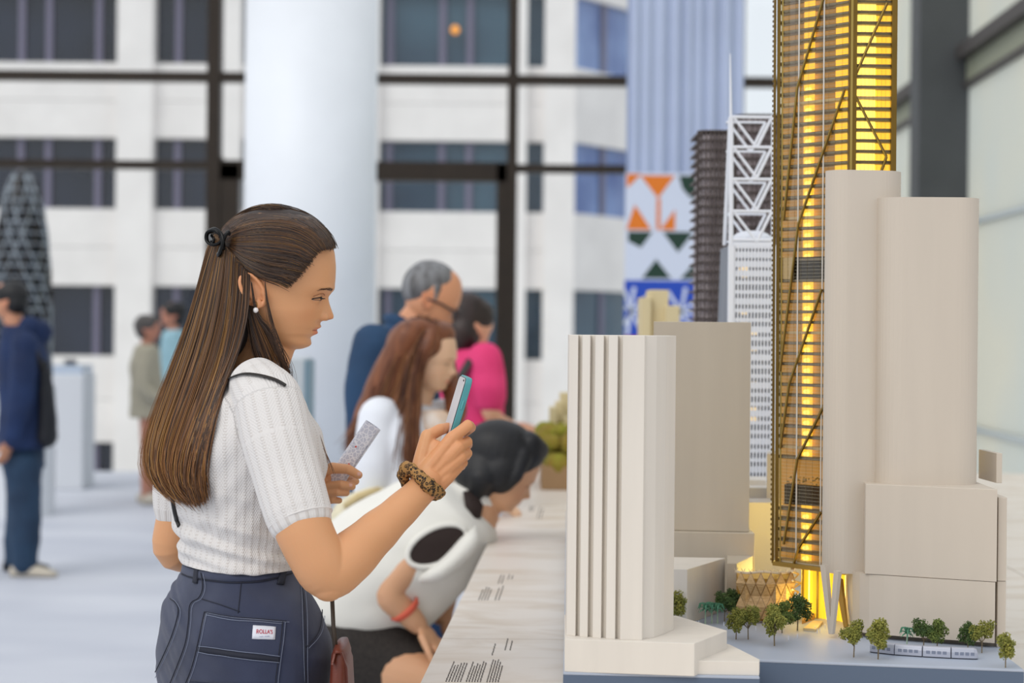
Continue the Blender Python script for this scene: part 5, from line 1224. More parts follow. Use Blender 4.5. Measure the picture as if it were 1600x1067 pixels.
for _ in range(46):      # loose wisps by the jaw and over the ear
    q = (crv([(414, 436), (417, 470), (424, 505), (436, 545), (446, 570), (449, 590), (446, 604)], K) if rng.random() < .45 else bl(GC, 1.0 - .25 * rng.random()).copy()); w = np.linspace(0, 1, K); q[:, 0] += w * rng.normal(4, 6) + 4 * np.sin(w * 6 + rng.random() * 6) * w; q[:, 1] += w * rng.normal(4, 8)
    lines.append(Pn(np.column_stack([q, np.full(K, 2.91) + .02 * w])) ); rad.append(.0003); mi.append(int(rng.random() * 2))
for _ in range(60):      # flyaways
    if rng.random() < .5: q = bl(GB, 0).copy(); q[:, 0] -= np.linspace(0, 1, K) * rng.uniform(0, 14); d = 2.96
    else: q = bl(GA, rng.random() * .1).copy(); q[:, 1] -= np.sin(np.linspace(0, 3.1, K)) * rng.uniform(0, 7); d = 3.0
    q[:, 0] += np.sin(np.linspace(0, 1, K) * rng.uniform(4, 9)) * 2.5; lines.append(Pn(np.column_stack([q, np.full(K, d)]))); rad.append(.00016); mi.append(2)
for x0, y0, x1, y1, b_ in ((505, 700, 520, 740, 8), (500, 680, 516, 735, 10)):   # strands crossing the shoulder
    for _ in range(6):
        w = np.linspace(0, 1, K)[:, None]; q = np.array([[x0, y0]]) * (1 - w) + np.array([[x1, y1]]) * w + rng.normal(0, 2, 2) * w; q[:, 1] -= (np.sin(w[:, 0] * 3.14) * b_ * .3); lines.append(onto(Pn(np.column_stack([q, np.full(K, 2.86)])), .002)); rad.append(.0003); mi.append(1)
hair = strands_mesh(np.array(lines), np.array(rad), 'hair', HM, 3, mi)
ho = bpy.data.objects.new('hair', hair); COL.objects.link(ho); par(ho, wm); ho['kind'] = 'stuff'
# under-layer so that no scalp shows between the strands
m_und = mat('hair_under', '2a1b14', .6, var=.3, vscale=60, stretch=(1, 1, .1))
for side in (-1, 1):
    g = MB(); nu = 22; rows = []
    for j in range(nu + 1):
        p = skull(bl(GA, j / nu), side, 4.5); rows.append([Vector(v) for v in p])
    c_ = Vector(P(420, 420, 3.0)); rows2 = [[v.lerp(c_, .04) for v in r_] for r_ in rows]
    vs = [v for r_ in rows for v in r_] + [v for r_ in rows2 for v in r_]; N_ = (nu + 1) * K
    fs = [(j * K + i, j * K + i + 1, (j + 1) * K + i + 1, (j + 1) * K + i) for j in range(nu) for i in range(K - 1)]; g.add(vs, fs + [tuple(q + N_ for q in f[::-1]) for f in fs]); g.build('scalp_hair', m_und, wm, smooth=True)
g = MB(); nu = 26; rows = []; rows2 = []
for j in range(nu + 1):
    q = bl(GB, .04 + .92 * j / nu).copy(); d = bl(DB_, .04 + .92 * j / nu); q[-5:, 1] -= np.array([3, 6, 9, 12, 16]); p = smooth3(onto(Pn(np.column_stack([q, d + .016])), .0022), 3)
    rows.append([Vector(v) for v in p]); t_ = math.sin(math.pi * min(1, .12 + j / nu * .88)); rows2.append([v + Vector((0, .004 + .075 * t_ * (1 - .6 * abs(i / K - .35)) * (1 if i < 12 else .35), 0)) for i, v in enumerate(rows[-1])])
vs = [v for r_ in rows for v in r_] + [v for r_ in rows2 for v in r_]; N_ = (nu + 1) * K
fs = [(j * K + i, j * K + i + 1, (j + 1) * K + i + 1, (j + 1) * K + i) for j in range(nu) for i in range(K - 1)]
bd = [i for i in range(K - 1)] + [j * K + K - 1 for j in range(nu)] + [nu * K + i for i in range(K - 1, 0, -1)] + [j * K for j in range(nu, 0, -1)]
g.add(vs, fs + [tuple(q + N_ for q in f[::-1]) for f in fs] + [(bd[i], bd[(i + 1) % len(bd)], bd[(i + 1) % len(bd)] + N_, bd[i] + N_) for i in range(len(bd))]); g.build('hair_mass', m_und, wm, smooth=True)
sk2 = MB(); sk2.ell(P(431, 361, 3.0), (.077, .056, .0355)); sk2.ell(P(385, 425, 3.0), (.048, .073, .062)); sk2.ell(P(376, 470, 3.0), (.036, .062, .055)); sk2.ell(P(372, 520, 3.0), (.040, .05, .06)); g = put(fuse_mesh(sk2, .004, 4), 'nape_hair', m_und, wm)
# claw clip
m_clip = mat('black_acetate', '030304', .3, spec=.25); clip = thing('hair_clip', P(340, 372, 2.98), 'shiny black claw clip holding the woman\'s hair at the back of her head', 'hair clip')
def loop(pts, r, nm, D0=2.965):
    A = crv(pts, 28); g = MB(); g.tube([P(x, y, d) for x, y, d in A], r, 8, flat=(1, 1.5), round_ends=True); g.build(nm, m_clip, clip, smooth=True)
loop([(349, 383, 2.945), (343, 366, 2.94), (334, 360, 2.945), (324, 364, 2.95), (323, 375, 2.95), (330, 382, 2.945), (341, 381, 2.94), (348, 376, 2.938), (350, 388, 2.94)], .0026, 'clip_jaw')
loop([(326, 362, 2.96), (336, 359, 2.95), (345, 366, 2.94), (348, 378, 2.935), (344, 394, 2.938), (341, 398, 2.945)], .0028, 'clip_jaw')
loop([(349, 376, 2.938), (352, 368, 2.935), (357, 362, 2.935), (358, 366, 2.937)], .0024, 'clip_tooth')
loop([(330, 368, 2.955), (334, 373, 2.95), (333, 379, 2.95)], .0018, 'clip_spring')
loop([(349, 383, 3.04), (343, 366, 3.045), (332, 360, 3.03), (326, 368, 3.0), (330, 378, 2.96)], .0026, 'clip_jaw')
# ================= OTHER VISITORS (all out of focus) =================
def headM(x, y, D, yaw=0, pitch=0, roll=0, sc=1.0):
    """yaw>0 turns the face away from the camera; pitch>0 looks farther down; base direction +X"""
    return Matrix.Translation(P(x, y, D)) @ Matrix.Rotation(math.radians(yaw), 4, 'Z') @ Matrix.Rotation(math.radians(pitch), 4, 'Y') @ Matrix.Rotation(math.radians(roll), 4, 'X') @ Matrix.Scale(sc, 4)
def rings(mb, rows, yaw, n=40, steps=26, p=2.2):
    """rows: x, y, D, half width across the shoulders, half depth"""
    c_, s_ = math.cos(math.radians(yaw)), math.sin(math.radians(yaw)); fd = Vector((c_, s_, 0)); ld = Vector((-s_, c_, 0)); A = crv(rows, steps); out = []
    for r in A:
        o = P(r[0], r[1], r[2]); q = []
        for k in range(n):
            t = 2 * math.pi * k / n; cs, sn = math.cos(t), math.sin(t); q.append(o + fd * (r[4] * math.copysign(abs(cs) ** (2 / p), cs)) + ld * (r[3] * math.copysign(abs(sn) ** (2 / p), sn)))
        out.append(q)
    mb.ring_loft(out[::-1])
def fin(mb, nm, m, t, vox=.007, sm=3, wr=0, MHd=None, tk={}):
    me = fuse_mesh(mb, vox, sm, nm)
    if wr:
        co = co_of(me); no = no_of(me); set_co(me, co + no * np.array([wr * mnoise.noise(Vector((c[0] * 8, c[1] * 8, c[2] * 14))) for c in co])[:, None])
    if MHd is not None: attr(me, 'tint', head_tint(co_of(me), MHd.inverted(), **tk))
    return put(me, nm, m, t)
def hand(mb, c, d, u, s=1.0, curl=.5, side=1):
    """relaxed hand at c pointing along d, fingers curling towards u"""
    c, d, u = Vector(c), Vector(d).normalized(), Vector(u).normalized(); w = d.cross(u).normalized()
    mb.ell(c + d * .045 * s, (.04 * s, .04 * s, .02 * s), Matrix((d, w, u)).transposed(), 14, 10)
    for k, L in enumerate((.072, .080, .074, .058)):
        b = c + d * .078 * s + w * (k - 1.5) * .019 * s; a1 = (d + u * curl * .5).normalized(); a2 = (d + u * curl * 1.8).normalized()
        mb.tube([b, b + a1 * L * .5 * s, b + a1 * L * .5 * s + a2 * L * .5 * s], [.0095 * s, .0085 * s, .007 * s], 8, round_ends=True)
    b = c + d * .03 * s - w * .034 * s * side; mb.tube([b, b + (d - w * side * .7 + u * .3) * .035 * s, b + (d * 1.6 - w * side * .7 + u * .8) * .045 * s], [.012 * s, .010 * s, .008 * s], 8, round_ends=True)
def shoe(t, c, yaw, m, L=.27):
    fd = Vector((math.cos(math.radians(yaw)), math.sin(math.radians(yaw)), 0)); ld = Vector((-fd.y, fd.x, 0)); g = MB()
    st = [(-.28, .035, .06), (-.15, .040, .095), (0, .041, .10), (.25, .047, .07), (.5, .05, .05), (.68, .035, .035)]
    g.ring_loft([[Vector((c[0], c[1], 0)) + fd * (x * L) + ld * w_ * math.cos(q) + Vector((0, 0, max(.001, .5 * h_ * (1 + math.sin(q))))) for q in [2 * math.pi * k / 16 for k in range(16)]] for x, w_, h_ in st]); g.build('shoe', m, t, smooth=True)
m_shoe_d = mat('dark_shoe', '1c1e26', .6); m_shoe_w = mat('cream_shoe', 'c9c0b0', .6)
def cap(g, M, f=1.0, hi=0.0, side=1.0):
    R3 = M.to_3x3(); g.ell(M @ Vector((-.026, 0, .036)), (.100, .088, .088), R3, 26, 16); g.ell(M @ Vector((.030 * f, 0, .062 + hi)), (.066, .073, .047), R3, 22, 14); g.ell(M @ Vector((-.05, 0, -.012)), (.070, .084, .072), R3, 22, 14)
    for s in (-1, 1): g.ell(M @ Vector((.004, s * .058, .036)), (.066, .030, .050 * side), R3, 18, 12)
def hm(nm, c, c2): return mat(nm, c, .5, var=.5, vscale=30, col2=c2, stretch=(1.5, 1.5, .12))
def hairwisps(t, M, guides, n, m, rad=.0012, K=12, sd=.006):
    L = []
    for _ in range(n):
        u = rng.random(); q = bl(guides, u) + rng.normal(0, sd, 3) + np.linspace(0, 1, K)[:, None] ** 2 * rng.normal(0, sd * 1.6, 3); L.append(q)
    me = strands_mesh(np.array(L), np.full(n, rad), 'hair_strands', m if isinstance(m, list) else [m], 3, [int(rng.random() * len(m)) for _ in range(n)] if isinstance(m, list) else None); o = bpy.data.objects.new('hair_strands', me); COL.objects.link(o); par(o, t); o['kind'] = 'stuff'
def legs(mb, hip, foots, w=.09, knee=.055, ank=.045, kn=None):
    for i, f in enumerate(foots):
        h = Vector(hip[i]); f = Vector(f); k = Vector(kn[i]) if kn else h.lerp(Vector((f.x, f.y, .09)), .52) + Vector((.01, 0, 0)); a = Vector((f.x, f.y, .085)); limb(mb, [h, h.lerp(k, .5), k, k.lerp(a, .45), a], [w, w * .88, knee, knee * .98, ank], 20)

# --- A: long auburn hair, white cardigan, behind the phone hand ---
D = 5.8
t = thing('person', (P(650, 600, D).x, D, 0), 'woman with long auburn hair and white cardigan looking down, behind the raised phone', 'person')
M = headM(666, 558, D, -14, -4); s_a = skinmat('skin_light', 'e6bd9c'); g = MB(); head_mb(g, M, 64)
limb(g, [(660, 590, D), (652, 625, D), (646, 660, D)], [.05, .046, .06]); rings(g, [(648, 650, D, .12, .07), (645, 760, D, .12, .08), (645, 830, D, .12, .08)], -12, 24, 8)
limb(g, [(600, 655, D - .12), (592, 730, D - .14), (600, 800, D - .12), (645, 800, D - .28), (700, 770, D - .3)], [.042, .04, .036, .03, .024]); hand(g, P(700, 770, D - .3), (1, 0, .2), (0, .3, -1), .95)
limb(g, [(690, 655, D + .12), (700, 740, D + .12), (705, 800, D), (740, 790, D - .1)], [.042, .04, .034, .026]); hand(g, P(740, 790, D - .1), (1, -.2, .1), (0, .3, -1), .95)
fin(g, 'body', s_a, t, .0045, 2, 0, M, dict(brow=(.55, .42, .36)))
m_wc = mat('white_cardigan', 'e6eaf2', .8, sheen=.2); g = MB()
rings(g, [(645, 632, D, .07, .055), (640, 645, D, .15, .09), (638, 690, D, .185, .115), (640, 760, D, .175, .11), (642, 840, D, .185, .12), (642, 900, D, .19, .125)], -12)
limb(g, [(594, 650, D - .11), (585, 720, D - .14), (592, 800, D - .12), (640, 802, D - .26)], [.062, .062, .058, .046]); limb(g, [(690, 652, D + .11), (702, 730, D + .12), (705, 800, D)], [.058, .056, .05])
fin(g, 'cardigan', m_wc, t, .008, 3, .006)
g = MB(); rings(g, [(668, 640, D - .06, .05, .05), (672, 660, D - .06, .075, .07), (676, 720, D - .06, .09, .08), (672, 800, D - .05, .09, .08)], -35); m_pr = mat('printed_blouse', 'ece6e0', .7, var=.9, vscale=14, col2='d8a878'); fin(g, 'blouse', m_pr, t, .007, 2)
g = MB(); rings(g, [(642, 860, D, .15, .1), (642, 930, D, .17, .12)], -12, steps=10); hp = P(640, 920, D); legs(g, [hp + Vector((.02, -.08, 0)), hp + Vector((0, .08, 0))], [(hp.x + .10, D - .12, 0), (hp.x - .02, D + .1, 0)], .088)
m_bj = mat('blue_jeans', '2d5586', .85, var=.3, vscale=6, col2='1f3d68'); fin(g, 'jeans', m_bj, t, .009, 2)
shoe(t, (hp.x + .10, D - .12), -10, m_shoe_w); shoe(t, (hp.x - .02, D + .1), -10, m_shoe_w)
hmat = [hm('auburn_hair', '8a5230', '5a2f1c'), hm('auburn_dark', '5f3320', '3c2015'), hm('auburn_light', 'a06c40', '6b3f24')]
g = MB()
cap(g, M, .95)
limb(g, [M @ Vector((.040, -.05, .08)), M @ Vector((.034, -.074, .045)), M @ Vector((.012, -.085, .0)), M @ Vector((-.005, -.088, -.06))], [.026, .024, .022, .02])
for pts, r in (([(640, 530, D - .05), (615, 580, D - .02), (590, 640, D), (562, 685, D), (550, 702, D)], [.06, .075, .075, .05, .02]), ([(650, 530, D + .02), (625, 590, D + .04), (600, 650, D + .04), (575, 690, D + .02)], [.07, .08, .08, .04]),
    ([(652, 528, D - .070), (645, 580, D - .082), (642, 640, D - .115), (642, 700, D - .17), (646, 745, D - .17)], [.028, .030, .032, .028, .010]), ([(690, 540, D + .07), (700, 590, D + .05), (712, 640, D - .02), (706, 690, D - .06)], [.03, .033, .032, .015]), ([(655, 510, D - .06), (672, 512, D - .062), (684, 524, D - .062)], [.03, .022, .010])):
    limb(g, pts, r, 20, flat=(1, .8))
fin(g, 'hair', hmat[0], t, .0055, 3, .006)
def gp(pts, K=12): return Pn(crv(pts, K))
hairwisps(t, M, [(0, gp([(655, 502, D - .02), (620, 540, D - .06), (590, 610, D - .06), (560, 670, D - .05), (540, 700, D - .03)])), (.5, gp([(668, 503, D - .04), (640, 550, D - .085), (615, 620, D - .09), (590, 670, D - .08), (565, 700, D - .06)])), (1, gp([(680, 506, D - .05), (656, 560, D - .095), (648, 630, D - .145), (645, 700, D - .195), (648, 750, D - .195)]))], 700, hmat, .0014, sd=.009)

# --- B: black bob, leaning over the table in a loose cream top ---
D = 5.0
t = thing('person', (P(650, 1200, D).x, D, 0), 'woman with short black bob bending over the table in a loose cream sleeveless top', 'person')
M = headM(784, 733, D, 6, 14); s_b = skinmat('skin_tan', 'd3a17c'); g = MB(); head_mb(g, M, 64)
limb(g, [(778, 762, D), (758, 785, D), (730, 805, D)], [.05, .047, .06]); limb(g, [(725, 805, D), (640, 860, D), (565, 920, D)], [.09, .1, .1])
limb(g, [(672, 856, D - .08), (640, 880, D - .155), (608, 925, D - .175), (640, 962, D - .15), (652, 975, D - .14)], [.045, .042, .038, .030, .026]); hand(g, P(652, 975, D - .14), (.75, 0, -.75), (.1, .2, -1), .95, .6)
limb(g, [(720, 830, D + .16), (700, 900, D + .17), (690, 960, D + .1)], [.045, .04, .03]); hand(g, P(690, 960, D + .1), (.6, 0, -.8), (.1, .2, -1), .95, .6)
hp = P(555, 1005, D); kn = [P(684, 1082, D - .14), P(686, 1080, D + .14)]; ft = [(kn[0].x - .02, D - .15, 0), (kn[1].x - .03, D + .14, 0)]
legs(g, [hp + Vector((0, -.09, 0)), hp + Vector((0, .09, 0))], ft, .088, .058, .04, kn); fin(g, 'body', s_b, t, .005, 2, 0, M, dict(brow=(.3, .25, .22)))
for f in ft: shoe(t, f, 0, m_shoe_w)
m_ct = mat('cream_linen', 'e6e4dc', .85, sheen=.1); g = MB()
limb(g, [(738, 782, D), (716, 805, D), (665, 842, D), (600, 885, D), (560, 925, D)], [.065, .135, .17, .175, .17], 40, flat=(1, 1.15), up=(0, 1, 0))
limb(g, [(700, 850, D - .02), (650, 900, D - .03), (600, 945, D - .02), (580, 965, D - .01)], [.10, .12, .12, .10], 30); limb(g, [(540, 900, D), (540, 960, D), (560, 985, D)], [.12, .15, .13], 30, flat=(1.1, .8))
ct = fin(g, 'loose_top', m_ct, t, .009, 4, .010); CT = tree(ct.data)
m_in = mat('dark_opening', '2a1c18', .8)
def oval_on(bv, cx, cy, ra, rb, ang, lift, nm, m, parent, n=36, D0=4.8):
    ca, sa = math.cos(math.radians(ang)), math.sin(math.radians(ang)); rows = []
    for q in (1, .82, .55, .25):
        r_ = []
        for k in range(n):
            a = 2 * math.pi * k / n; x = cx + (ra * math.cos(a) * ca - rb * math.sin(a) * sa) * q; y = cy + (ra * math.cos(a) * sa + rb * math.sin(a) * ca) * q; h, n_ = ray(bv, x, y); r_.append(h + Vector((0, -lift, 0)) if h is not None else P(x, y, D0))
        rows.append(r_)
    g = MB(); g.ring_loft(rows, cap=True); return g.build(nm, m, parent, smooth=True), rows[0]
ov, rim = oval_on(CT, 683, 852, 50, 27, -27, .006, 'armhole', m_in, ct); g = MB(); g.tube(rim + rim[:1], .007, 8); g.build('armhole_edge', m_ct, ct, smooth=True)  # dark patch laid on the cloth, painting the shade inside the armhole
g = MB(); limb(g, [(650, 905, D - .16), (690, 890, D - .17), (728, 855, D - .15), (738, 830, D - .12)], [.02, .045, .045, .02], 16, flat=(1, .6)); fin(g, 'sleeve_drape', m_ct, t, .006, 2, .004)
g = MB(); rings(g, [(560, 960, D, .16, .16), (570, 990, D, .17, .17)], 0, steps=6); limb(g, [hp + Vector((-.02, -.09, 0)), hp.lerp(kn[0], .62)], [.11, .098], 24); limb(g, [hp + Vector((-.02, .09, 0)), hp.lerp(kn[1], .62)], [.11, .098], 24)
fin(g, 'dark_shorts', mat('charcoal_tweed', '37322f', .9, var=.6, vscale=150, col2='1f1c1b'), t, .008, 3, .003)
g = MB(); c = P(634, 953, D - .152); dd = (P(652, 975, D - .14) - P(608, 925, D - .16)).normalized(); e1 = dd.cross(Vector((0, 1, 0))).normalized(); e2 = dd.cross(e1); g.tube([c + e1 * .036 * math.cos(a) + e2 * .036 * math.sin(a) for a in [k * math.pi / 12 for k in range(25)]], .009, 8, flat=(.5, 1.4)); g.build('coral_wristband', mat('coral_band', 'e0644c', .6), t, smooth=True)
m_blk = mat('black_hair', '121318', .55, var=.4, vscale=40, col2='0b0b0e', stretch=(1, 1, .15)); g = MB(); R3 = M.to_3x3()
g.ell(M @ Vector((-.012, 0, .040)), (.106, .091, .088), R3, 28, 18); g.ell(M @ Vector((-.045, 0, -.015)), (.078, .090, .078), R3, 24, 16)
g.ell(M @ Vector((.034, 0, .060)), (.068, .076, .052), R3, 22, 14)
for s in (-1, 1): g.ell(M @ Vector((-.006, s * .062, .0)), (.050, .034, .062), R3, 18, 14); limb(g, [M @ Vector((.035, s * .062, .05)), M @ Vector((.030, s * .078, .0)), M @ Vector((.020, s * .080, -.040))], [.026, .018, .006]); limb(g, [M @ Vector((-.05, s * .06, -.03)), M @ Vector((-.055, s * .055, -.08))], [.04, .018])
limb(g, [M @ Vector((.05, -.04, .085)), M @ Vector((.082, 0, .07)), M @ Vector((.05, .04, .085))], [.03, .026, .03])
fin(g, 'bob_hair', m_blk, t, .005, 2, .005)
g = MB(); g.tube([P(733, 768, D - .07), P(741, 790, D - .09), P(744, 810, D - .10)], [.014, .02, .01], 10, flat=(1.4, .5)); g.build('collar_dark', m_in, t, smooth=True)  # dark strip at the neck opening
# tote strap lying over her back
t = thing('tote_bag', P(575, 770, 5.6), 'pale straw-coloured bag behind the bending woman\'s back, beside the rolled map', 'bag'); g = MB(); g.ell(P(575, 806, 5.6), (.12, .05, .08), Matrix.Rotation(math.radians(-18), 3, 'Y')); g.build('bag_body', mat('straw_cream', 'e4dcc0', .8, var=.2, vscale=30), t, smooth=True)
g = MB(); g.tube([P(540, 792, 5.57), P(560, 776, 5.56), P(590, 766, 5.57), P(602, 780, 5.6), P(600, 800, 5.62)], .012, 8); g.build('handle', mat('straw_handle', 'cdb98a', .8), t, smooth=True)

# --- C: grey-haired man in navy shirt and glasses ---
D = 6.4
t = thing('person', (P(630, 800, D).x, D, 0), 'grey-haired man with glasses and navy shirt, looking down', 'person')
M = headM(672, 466, D, 14, 16, 0, 1.06); s_m = skinmat('skin_ruddy', 'd99a74'); g = MB(); head_mb(g, M, 64)
limb(g, [(660, 492, D), (640, 515, D), (622, 540, D)], [.062, .060, .07]); rings(g, [(622, 540, D, .15, .09), (615, 700, D, .15, .1)], 20, 24, 8)
limb(g, [(590, 545, D - .18), (575, 640, D - .2), (590, 700, D - .2), (650, 690, D - .3)], [.05, .045, .04, .03]); hand(g, P(650, 690, D - .3), (1, 0, 0), (0, .3, -1)); limb(g, [(650, 545, D + .18), (660, 640, D + .2), (700, 690, D + .1)], [.05, .045, .03]); hand(g, P(700, 690, D + .1), (1, 0, 0), (0, .3, -1))
fin(g, 'body', s_m, t, .005, 2, 0, M, dict(brow=(.6, .55, .55), lip=(.95, .75, .75)))
m_nv = mat('navy_shirt', '1f4468', .8, var=.25, vscale=6, col2='183452'); g = MB()
rings(g, [(632, 508, D, .075, .07), (622, 520, D, .14, .09), (612, 545, D, .215, .12), (608, 620, D, .23, .135), (610, 720, D, .21, .135), (612, 800, D, .20, .135), (612, 860, D, .2, .135)], 20)
limb(g, [(584, 540, D - .19), (572, 620, D - .21), (582, 690, D - .21), (620, 694, D - .25)], [.075, .072, .066, .05]); limb(g, [(648, 540, D + .18), (662, 640, D + .2), (690, 680, D + .12)], [.07, .065, .05])
limb(g, [(604, 496, D - .03), (618, 500, D - .075), (640, 514, D - .075), (650, 520, D - .04)], [.018, .024, .022, .01], 12); fin(g, 'shirt', m_nv, t, .009, 3, .006)
g = MB(); hp = P(612, 850, D); rings(g, [(612, 820, D, .18, .12), (612, 890, D, .18, .12)], 20, steps=6); f2 = [(hp.x + .02, D - .14, 0), (hp.x, D + .14, 0)]; legs(g, [hp + Vector((0, -.1, 0)), hp + Vector((0, .1, 0))], f2, .1, .07, .055); fin(g, 'trousers', mat('dark_trousers', '2c3442', .8), t, .01, 2)
for f in f2: shoe(t, f, 15, m_shoe_d)
g = MB(); R3 = M.to_3x3(); g.ell(M @ Vector((-.040, 0, .030)), (.060, .0815, .072), R3, 26, 16); g.ell(M @ Vector((-.008, 0, .050)), (.084, .076, .069), R3, 26, 16)
for s in (-1, 1): limb(g, [M @ Vector((.00, s * .066, .03)), M @ Vector((.002, s * .072, .0))], [.018, .010])
fin(g, 'grey_hair', hm('grey_hair', '8d8f93', '4d4b4b'), t, .005, 2, .004)
m_gf = mat('glasses_frame', '30242c', .3); g = MB()
for s in (-1, 1):
    c = M @ Vector((.094, s * .033, -.030)); g.tube([c + R3 @ Vector((-.004 * abs(math.cos(a)), .024 * math.cos(a), .017 * math.sin(a))) for a in [k * math.pi / 10 for k in range(21)]], .0022, 6); g.tube([M @ Vector((.088, s * .058, -.026)), M @ Vector((.02, s * .081, -.012)), M @ Vector((-.025, s * .082, -.010))], .0036, 6)
g.tube([M @ Vector((.096, -.010, -.028)), M @ Vector((.100, 0, -.027)), M @ Vector((.096, .010, -.028))], .002, 6); gl = g.build('glasses', m_gf, t, smooth=True)
for s in (-1, 1): g = MB(); g.ell(M @ Vector((.093, s * .033, -.030)), (.0012, .022, .015), R3, 14, 8); g.build('lens', glassm('lens_glass%d' % s, (.85, .9, 1), .25), gl, smooth=True)

# --- D: woman in pink ---
D = 7.6
t = thing('person', (P(740, 800, D).x, D, 0), 'dark-haired woman in a bright pink shirt with a black strap, facing away', 'person')
M = headM(735, 508, D, 38, 6); s_d = skinmat('skin_peach', 'dba585'); g = MB(); head_mb(g, M, 48)
limb(g, [(732, 525, D), (728, 545, D), (726, 560, D)], [.05, .046, .06]); rings(g, [(728, 560, D, .11, .07), (735, 680, D, .12, .09)], 30, 20, 6)
limb(g, [(762, 560, D - .14), (762, 610, D - .15), (770, 650, D - .15), (800, 668, D)], [.044, .042, .034, .026]); hand(g, P(800, 668, D), (.8, .4, 0), (0, .3, -1)); limb(g, [(700, 560, D + .14), (712, 620, D + .18), (760, 655, D + .25)], [.044, .04, .028]); hand(g, P(760, 655, D + .25), (.8, .4, 0), (0, .3, -1))
fin(g, 'body', s_d, t, .006, 2, 0, M); g = MB(); m_pk = mat('pink_cotton', 'e8417e', .8, var=.2, vscale=7, col2='d42c68')
rings(g, [(728, 545, D, .08, .06), (730, 556, D, .17, .09), (734, 600, D, .18, .115), (736, 660, D, .165, .11), (738, 715, D, .18, .12)], 30); limb(g, [(758, 560, D - .13), (763, 600, D - .15), (765, 622, D - .15)], [.065, .068, .066]); limb(g, [(702, 560, D + .13), (706, 610, D + .16)], [.065, .062]); fin(g, 'pink_shirt', m_pk, t, .009, 3, .007)
g = MB(); rings(g, [(740, 700, D, .17, .115), (742, 760, D, .18, .12)], 30, steps=6); hp = P(742, 745, D); f2 = [(hp.x + .12, D - .1, 0), (hp.x + .02, D + .12, 0)]; legs(g, [hp + Vector((.05, -.08, 0)), hp + Vector((0, .08, 0))], f2, .1, .075, .065); fin(g, 'white_trousers', mat('white_trousers', 'dfe4ee', .8), t, .01, 2)
for f in f2: shoe(t, f, 30, m_shoe_d)
g = MB(); cap(g, M, 1.05); g.ell(M @ Vector((-.045, 0, -.035)), (.08, .092, .08), M.to_3x3(), 20, 14); fin(g, 'hair', hm('dark_brown_hair', '33211d', '1c1210'), t, .006, 2, .012)
g = MB(); g.tube([P(745, 545, D - .13), P(730, 570, D - .17), P(712, 600, D - .17), P(700, 640, D - .14)], .016, 8, flat=(1.4, .4)); g.build('black_strap', m_strap, t, smooth=True)

# --- E: young man in navy hooded jacket at the far left ---
D = 11.4
t = thing('person', (P(25, 800, D).x, D, 0), 'black-haired person in navy hooded jacket and dark jeans walking left, with a black bag', 'person')
M = headM(14, 470, D, 165, 0); s_e = skinmat('skin_sallow', 'c98f70'); g = MB(); head_mb(g, M, 48); limb(g, [(18, 490, D), (24, 510, D)], [.055, .06]); rings(g, [(30, 515, D, .14, .09), (32, 690, D, .13, .1)], 195, 20, 6)
limb(g, [(36, 535, D - .19), (30, 620, D - .2), (12, 690, D - .22)], [.045, .04, .028]); hand(g, P(14, 690, D - .22), (-.3, 0, -1), (-.5, .3, 0)); fin(g, 'body', s_e, t, .006, 2, 0, M); g = MB(); m_hd = mat('navy_hoodie', '17305c', .85, var=.3, vscale=5, col2='0f2246')
rings(g, [(26, 508, D, .08, .08), (30, 520, D, .17, .11), (36, 560, D, .215, .15), (38, 640, D, .21, .15), (36, 700, D, .205, .15)], 195); limb(g, [(38, 538, D - .19), (34, 620, D - .22), (20, 685, D - .22)], [.078, .078, .058]); limb(g, [(30, 538, D + .19), (20, 620, D + .22), (8, 685, D + .2)], [.075, .075, .055]); limb(g, [(48, 512, D - .06), (58, 520, D), (50, 512, D + .06)], [.07, .09, .07]); fin(g, 'hooded_jacket', m_hd, t, .01, 3, .008)
g = MB(); rings(g, [(36, 690, D, .16, .12), (36, 730, D, .17, .13)], 195, steps=6); hp = P(36, 725, D); f2 = [(P(46, 880, D).x, D - .12, 0), (P(16, 870, D).x, D + .15, 0)]; legs(g, [hp + Vector((.02, -.09, 0)), hp + Vector((-.02, .09, 0))], f2, .115, .092, .075); fin(g, 'dark_jeans', mat('ink_jeans', '24405c', .85, var=.3, vscale=5, col2='182c44'), t, .01, 2, .006)
for i, f in enumerate(f2):
    shoe(t, f, 0 if i else 0, m_shoe_d if i else m_shoe_w, .28)
g = MB(); cap(g, M, 1.08, -.008); fin(g, 'black_hair', m_blk, t, .007, 2, .006)
t = thing('shoulder_bag', P(72, 640, D - .1), 'soft black bag hanging at the back of the person in the navy jacket', 'bag'); g = MB(); limb(g, [(70, 570, D - .14), (73, 630, D - .12), (74, 680, D - .1)], [.03, .062, .075], 20, flat=(.8, 1.3)); fin(g, 'bag_body', mat('black_nylon', '10131c', .7), t, .008, 2, .005)
g = MB(); g.tube([P(40, 520, D - .2), P(58, 550, D - .19), P(70, 590, D - .16)], .012, 8); g.build('strap', m_strap, t, smooth=True)

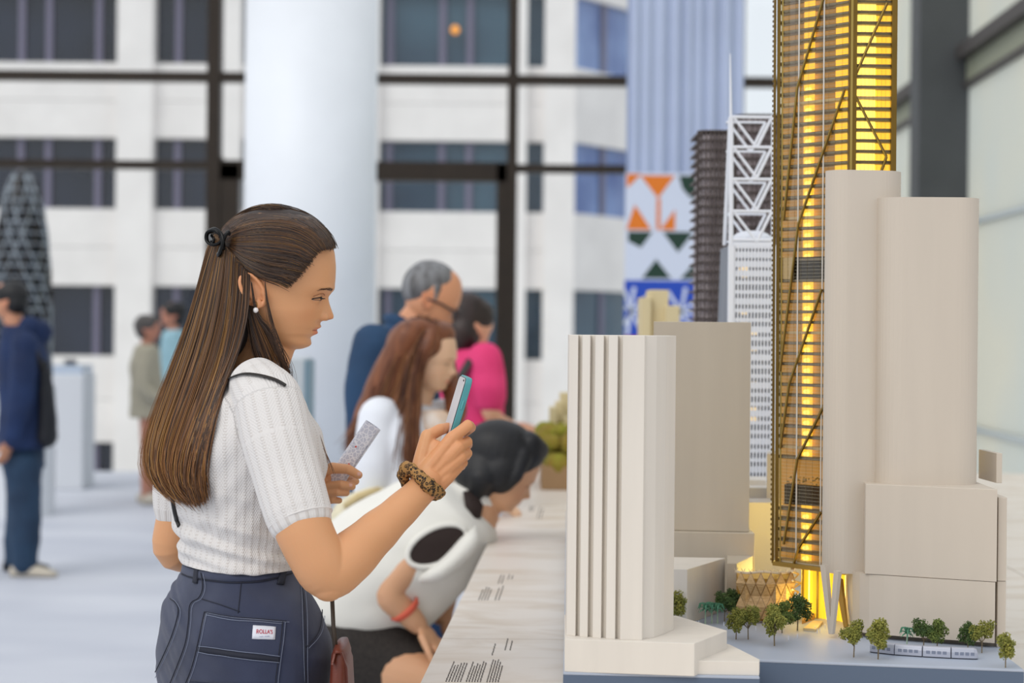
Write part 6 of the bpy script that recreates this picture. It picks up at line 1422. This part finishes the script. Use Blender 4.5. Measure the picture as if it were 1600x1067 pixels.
# --- F, G: two visitors far back ---
def farperson(x, D, label, hair, coat, trousers, sk_, yaw, toph, skirt=False, bagc=None, wd=.2):
    t = thing('person', (PX(x, D), D, 0), label, 'person'); X = lambda dx: x + dx * F / D; Y = lambda z: 515 + (H - z) * F / D; oy = (x - 800) * SR
    yy = lambda z: Y(z) + oy
    M = headM(x, yy(toph - .12), D, yaw, -6); g = MB(); head_mb(g, M, 32); c_ = math.cos(math.radians(yaw)); limb(g, [(X(-.01 * c_), yy(toph - .2), D), (X(-.02 * c_), yy(toph - .28), D)], [.05, .055]); rings(g, [(X(-.03 * c_), yy(toph - .3), D, .12, .08), (X(-.02 * c_), yy(.8), D, .12, .09)], yaw, 16, 5)
    sh = toph - .33
    for s in (-1, 1): limb(g, [(X(-.02 * c_), yy(sh), D + s * wd * .85), (X(-.04 * c_), yy(sh - .28), D + s * wd * 1.1), (X(.16 * c_), yy(sh - .40), D + s * wd * .8)], [.042, .038, .028]); hand(g, P(X(.16 * c_), yy(sh - .40), D + s * wd * .8), (c_, 0, .1), (0, 0, -1))
    if skirt:
        hp0 = P(x, yy(.75), D); legs(g, [hp0 + Vector((0, -.08, 0)), hp0 + Vector((0, .08, 0))], [(PX(x, D), D - .1, 0), (PX(x, D), D + .1, 0)], .07, .05, .036)
    fin(g, 'body', sk_, t, .008, 2, 0, M); g = MB(); low = .72 if skirt else .86
    rings(g, [(X(-.02 * c_), yy(toph - .25), D, .08, .07), (X(-.02 * c_), yy(toph - .29), D, .16, .1), (X(-.03 * c_), yy(toph - .42), D, wd, .125), (X(-.02 * c_), yy(1.0), D, wd * .95, .13), (X(-.02 * c_), yy(low), D, wd, .14)], yaw)
    for s in (-1, 1): limb(g, [(X(-.02 * c_), yy(sh), D + s * wd * .85), (X(-.05 * c_), yy(sh - .28), D + s * wd * 1.1), (X(.10 * c_), yy(sh - .38), D + s * wd * .85)], [.065, .062, .048])
    fin(g, 'jacket', coat, t, .012, 3, .006); g = MB(); hp0 = P(x, yy(.88), D); f2 = [(PX(x, D) + .05, D - .11, 0), (PX(x, D) - .03, D + .11, 0)]
    if not skirt: rings(g, [(x, yy(.98), D, .16, .11), (x, yy(.84), D, .17, .12)], yaw, steps=5); legs(g, [hp0 + Vector((0, -.09, 0)), hp0 + Vector((0, .09, 0))], f2, .1, .07, .055); fin(g, 'trousers', trousers, t, .012, 2)
    for f in f2: shoe(t, f, yaw, m_shoe_w if skirt else m_shoe_d)
    g = MB(); cap(g, M, 1.0); fin(g, 'hair', hair, t, .008, 2, .006); return t
farperson(233, 16.0, 'elderly person with grey bob and beige coat, far back by the glazing', hm('grey_bob', '565352', '37312f'), mat('beige_coat', 'a8a290', .85), None, skinmat('skin_rose', 'b9806a'), 0, 1.58, True, wd=.19)
farperson(268, 16.8, 'black-haired person in light blue shirt, half hidden by the woman\'s long hair', m_blk, mat('light_blue_shirt', '93bac8', .85), mat('slate_trousers', '343a4c', .85), bpy.data.materials['skin_rose'], 195, 1.70)
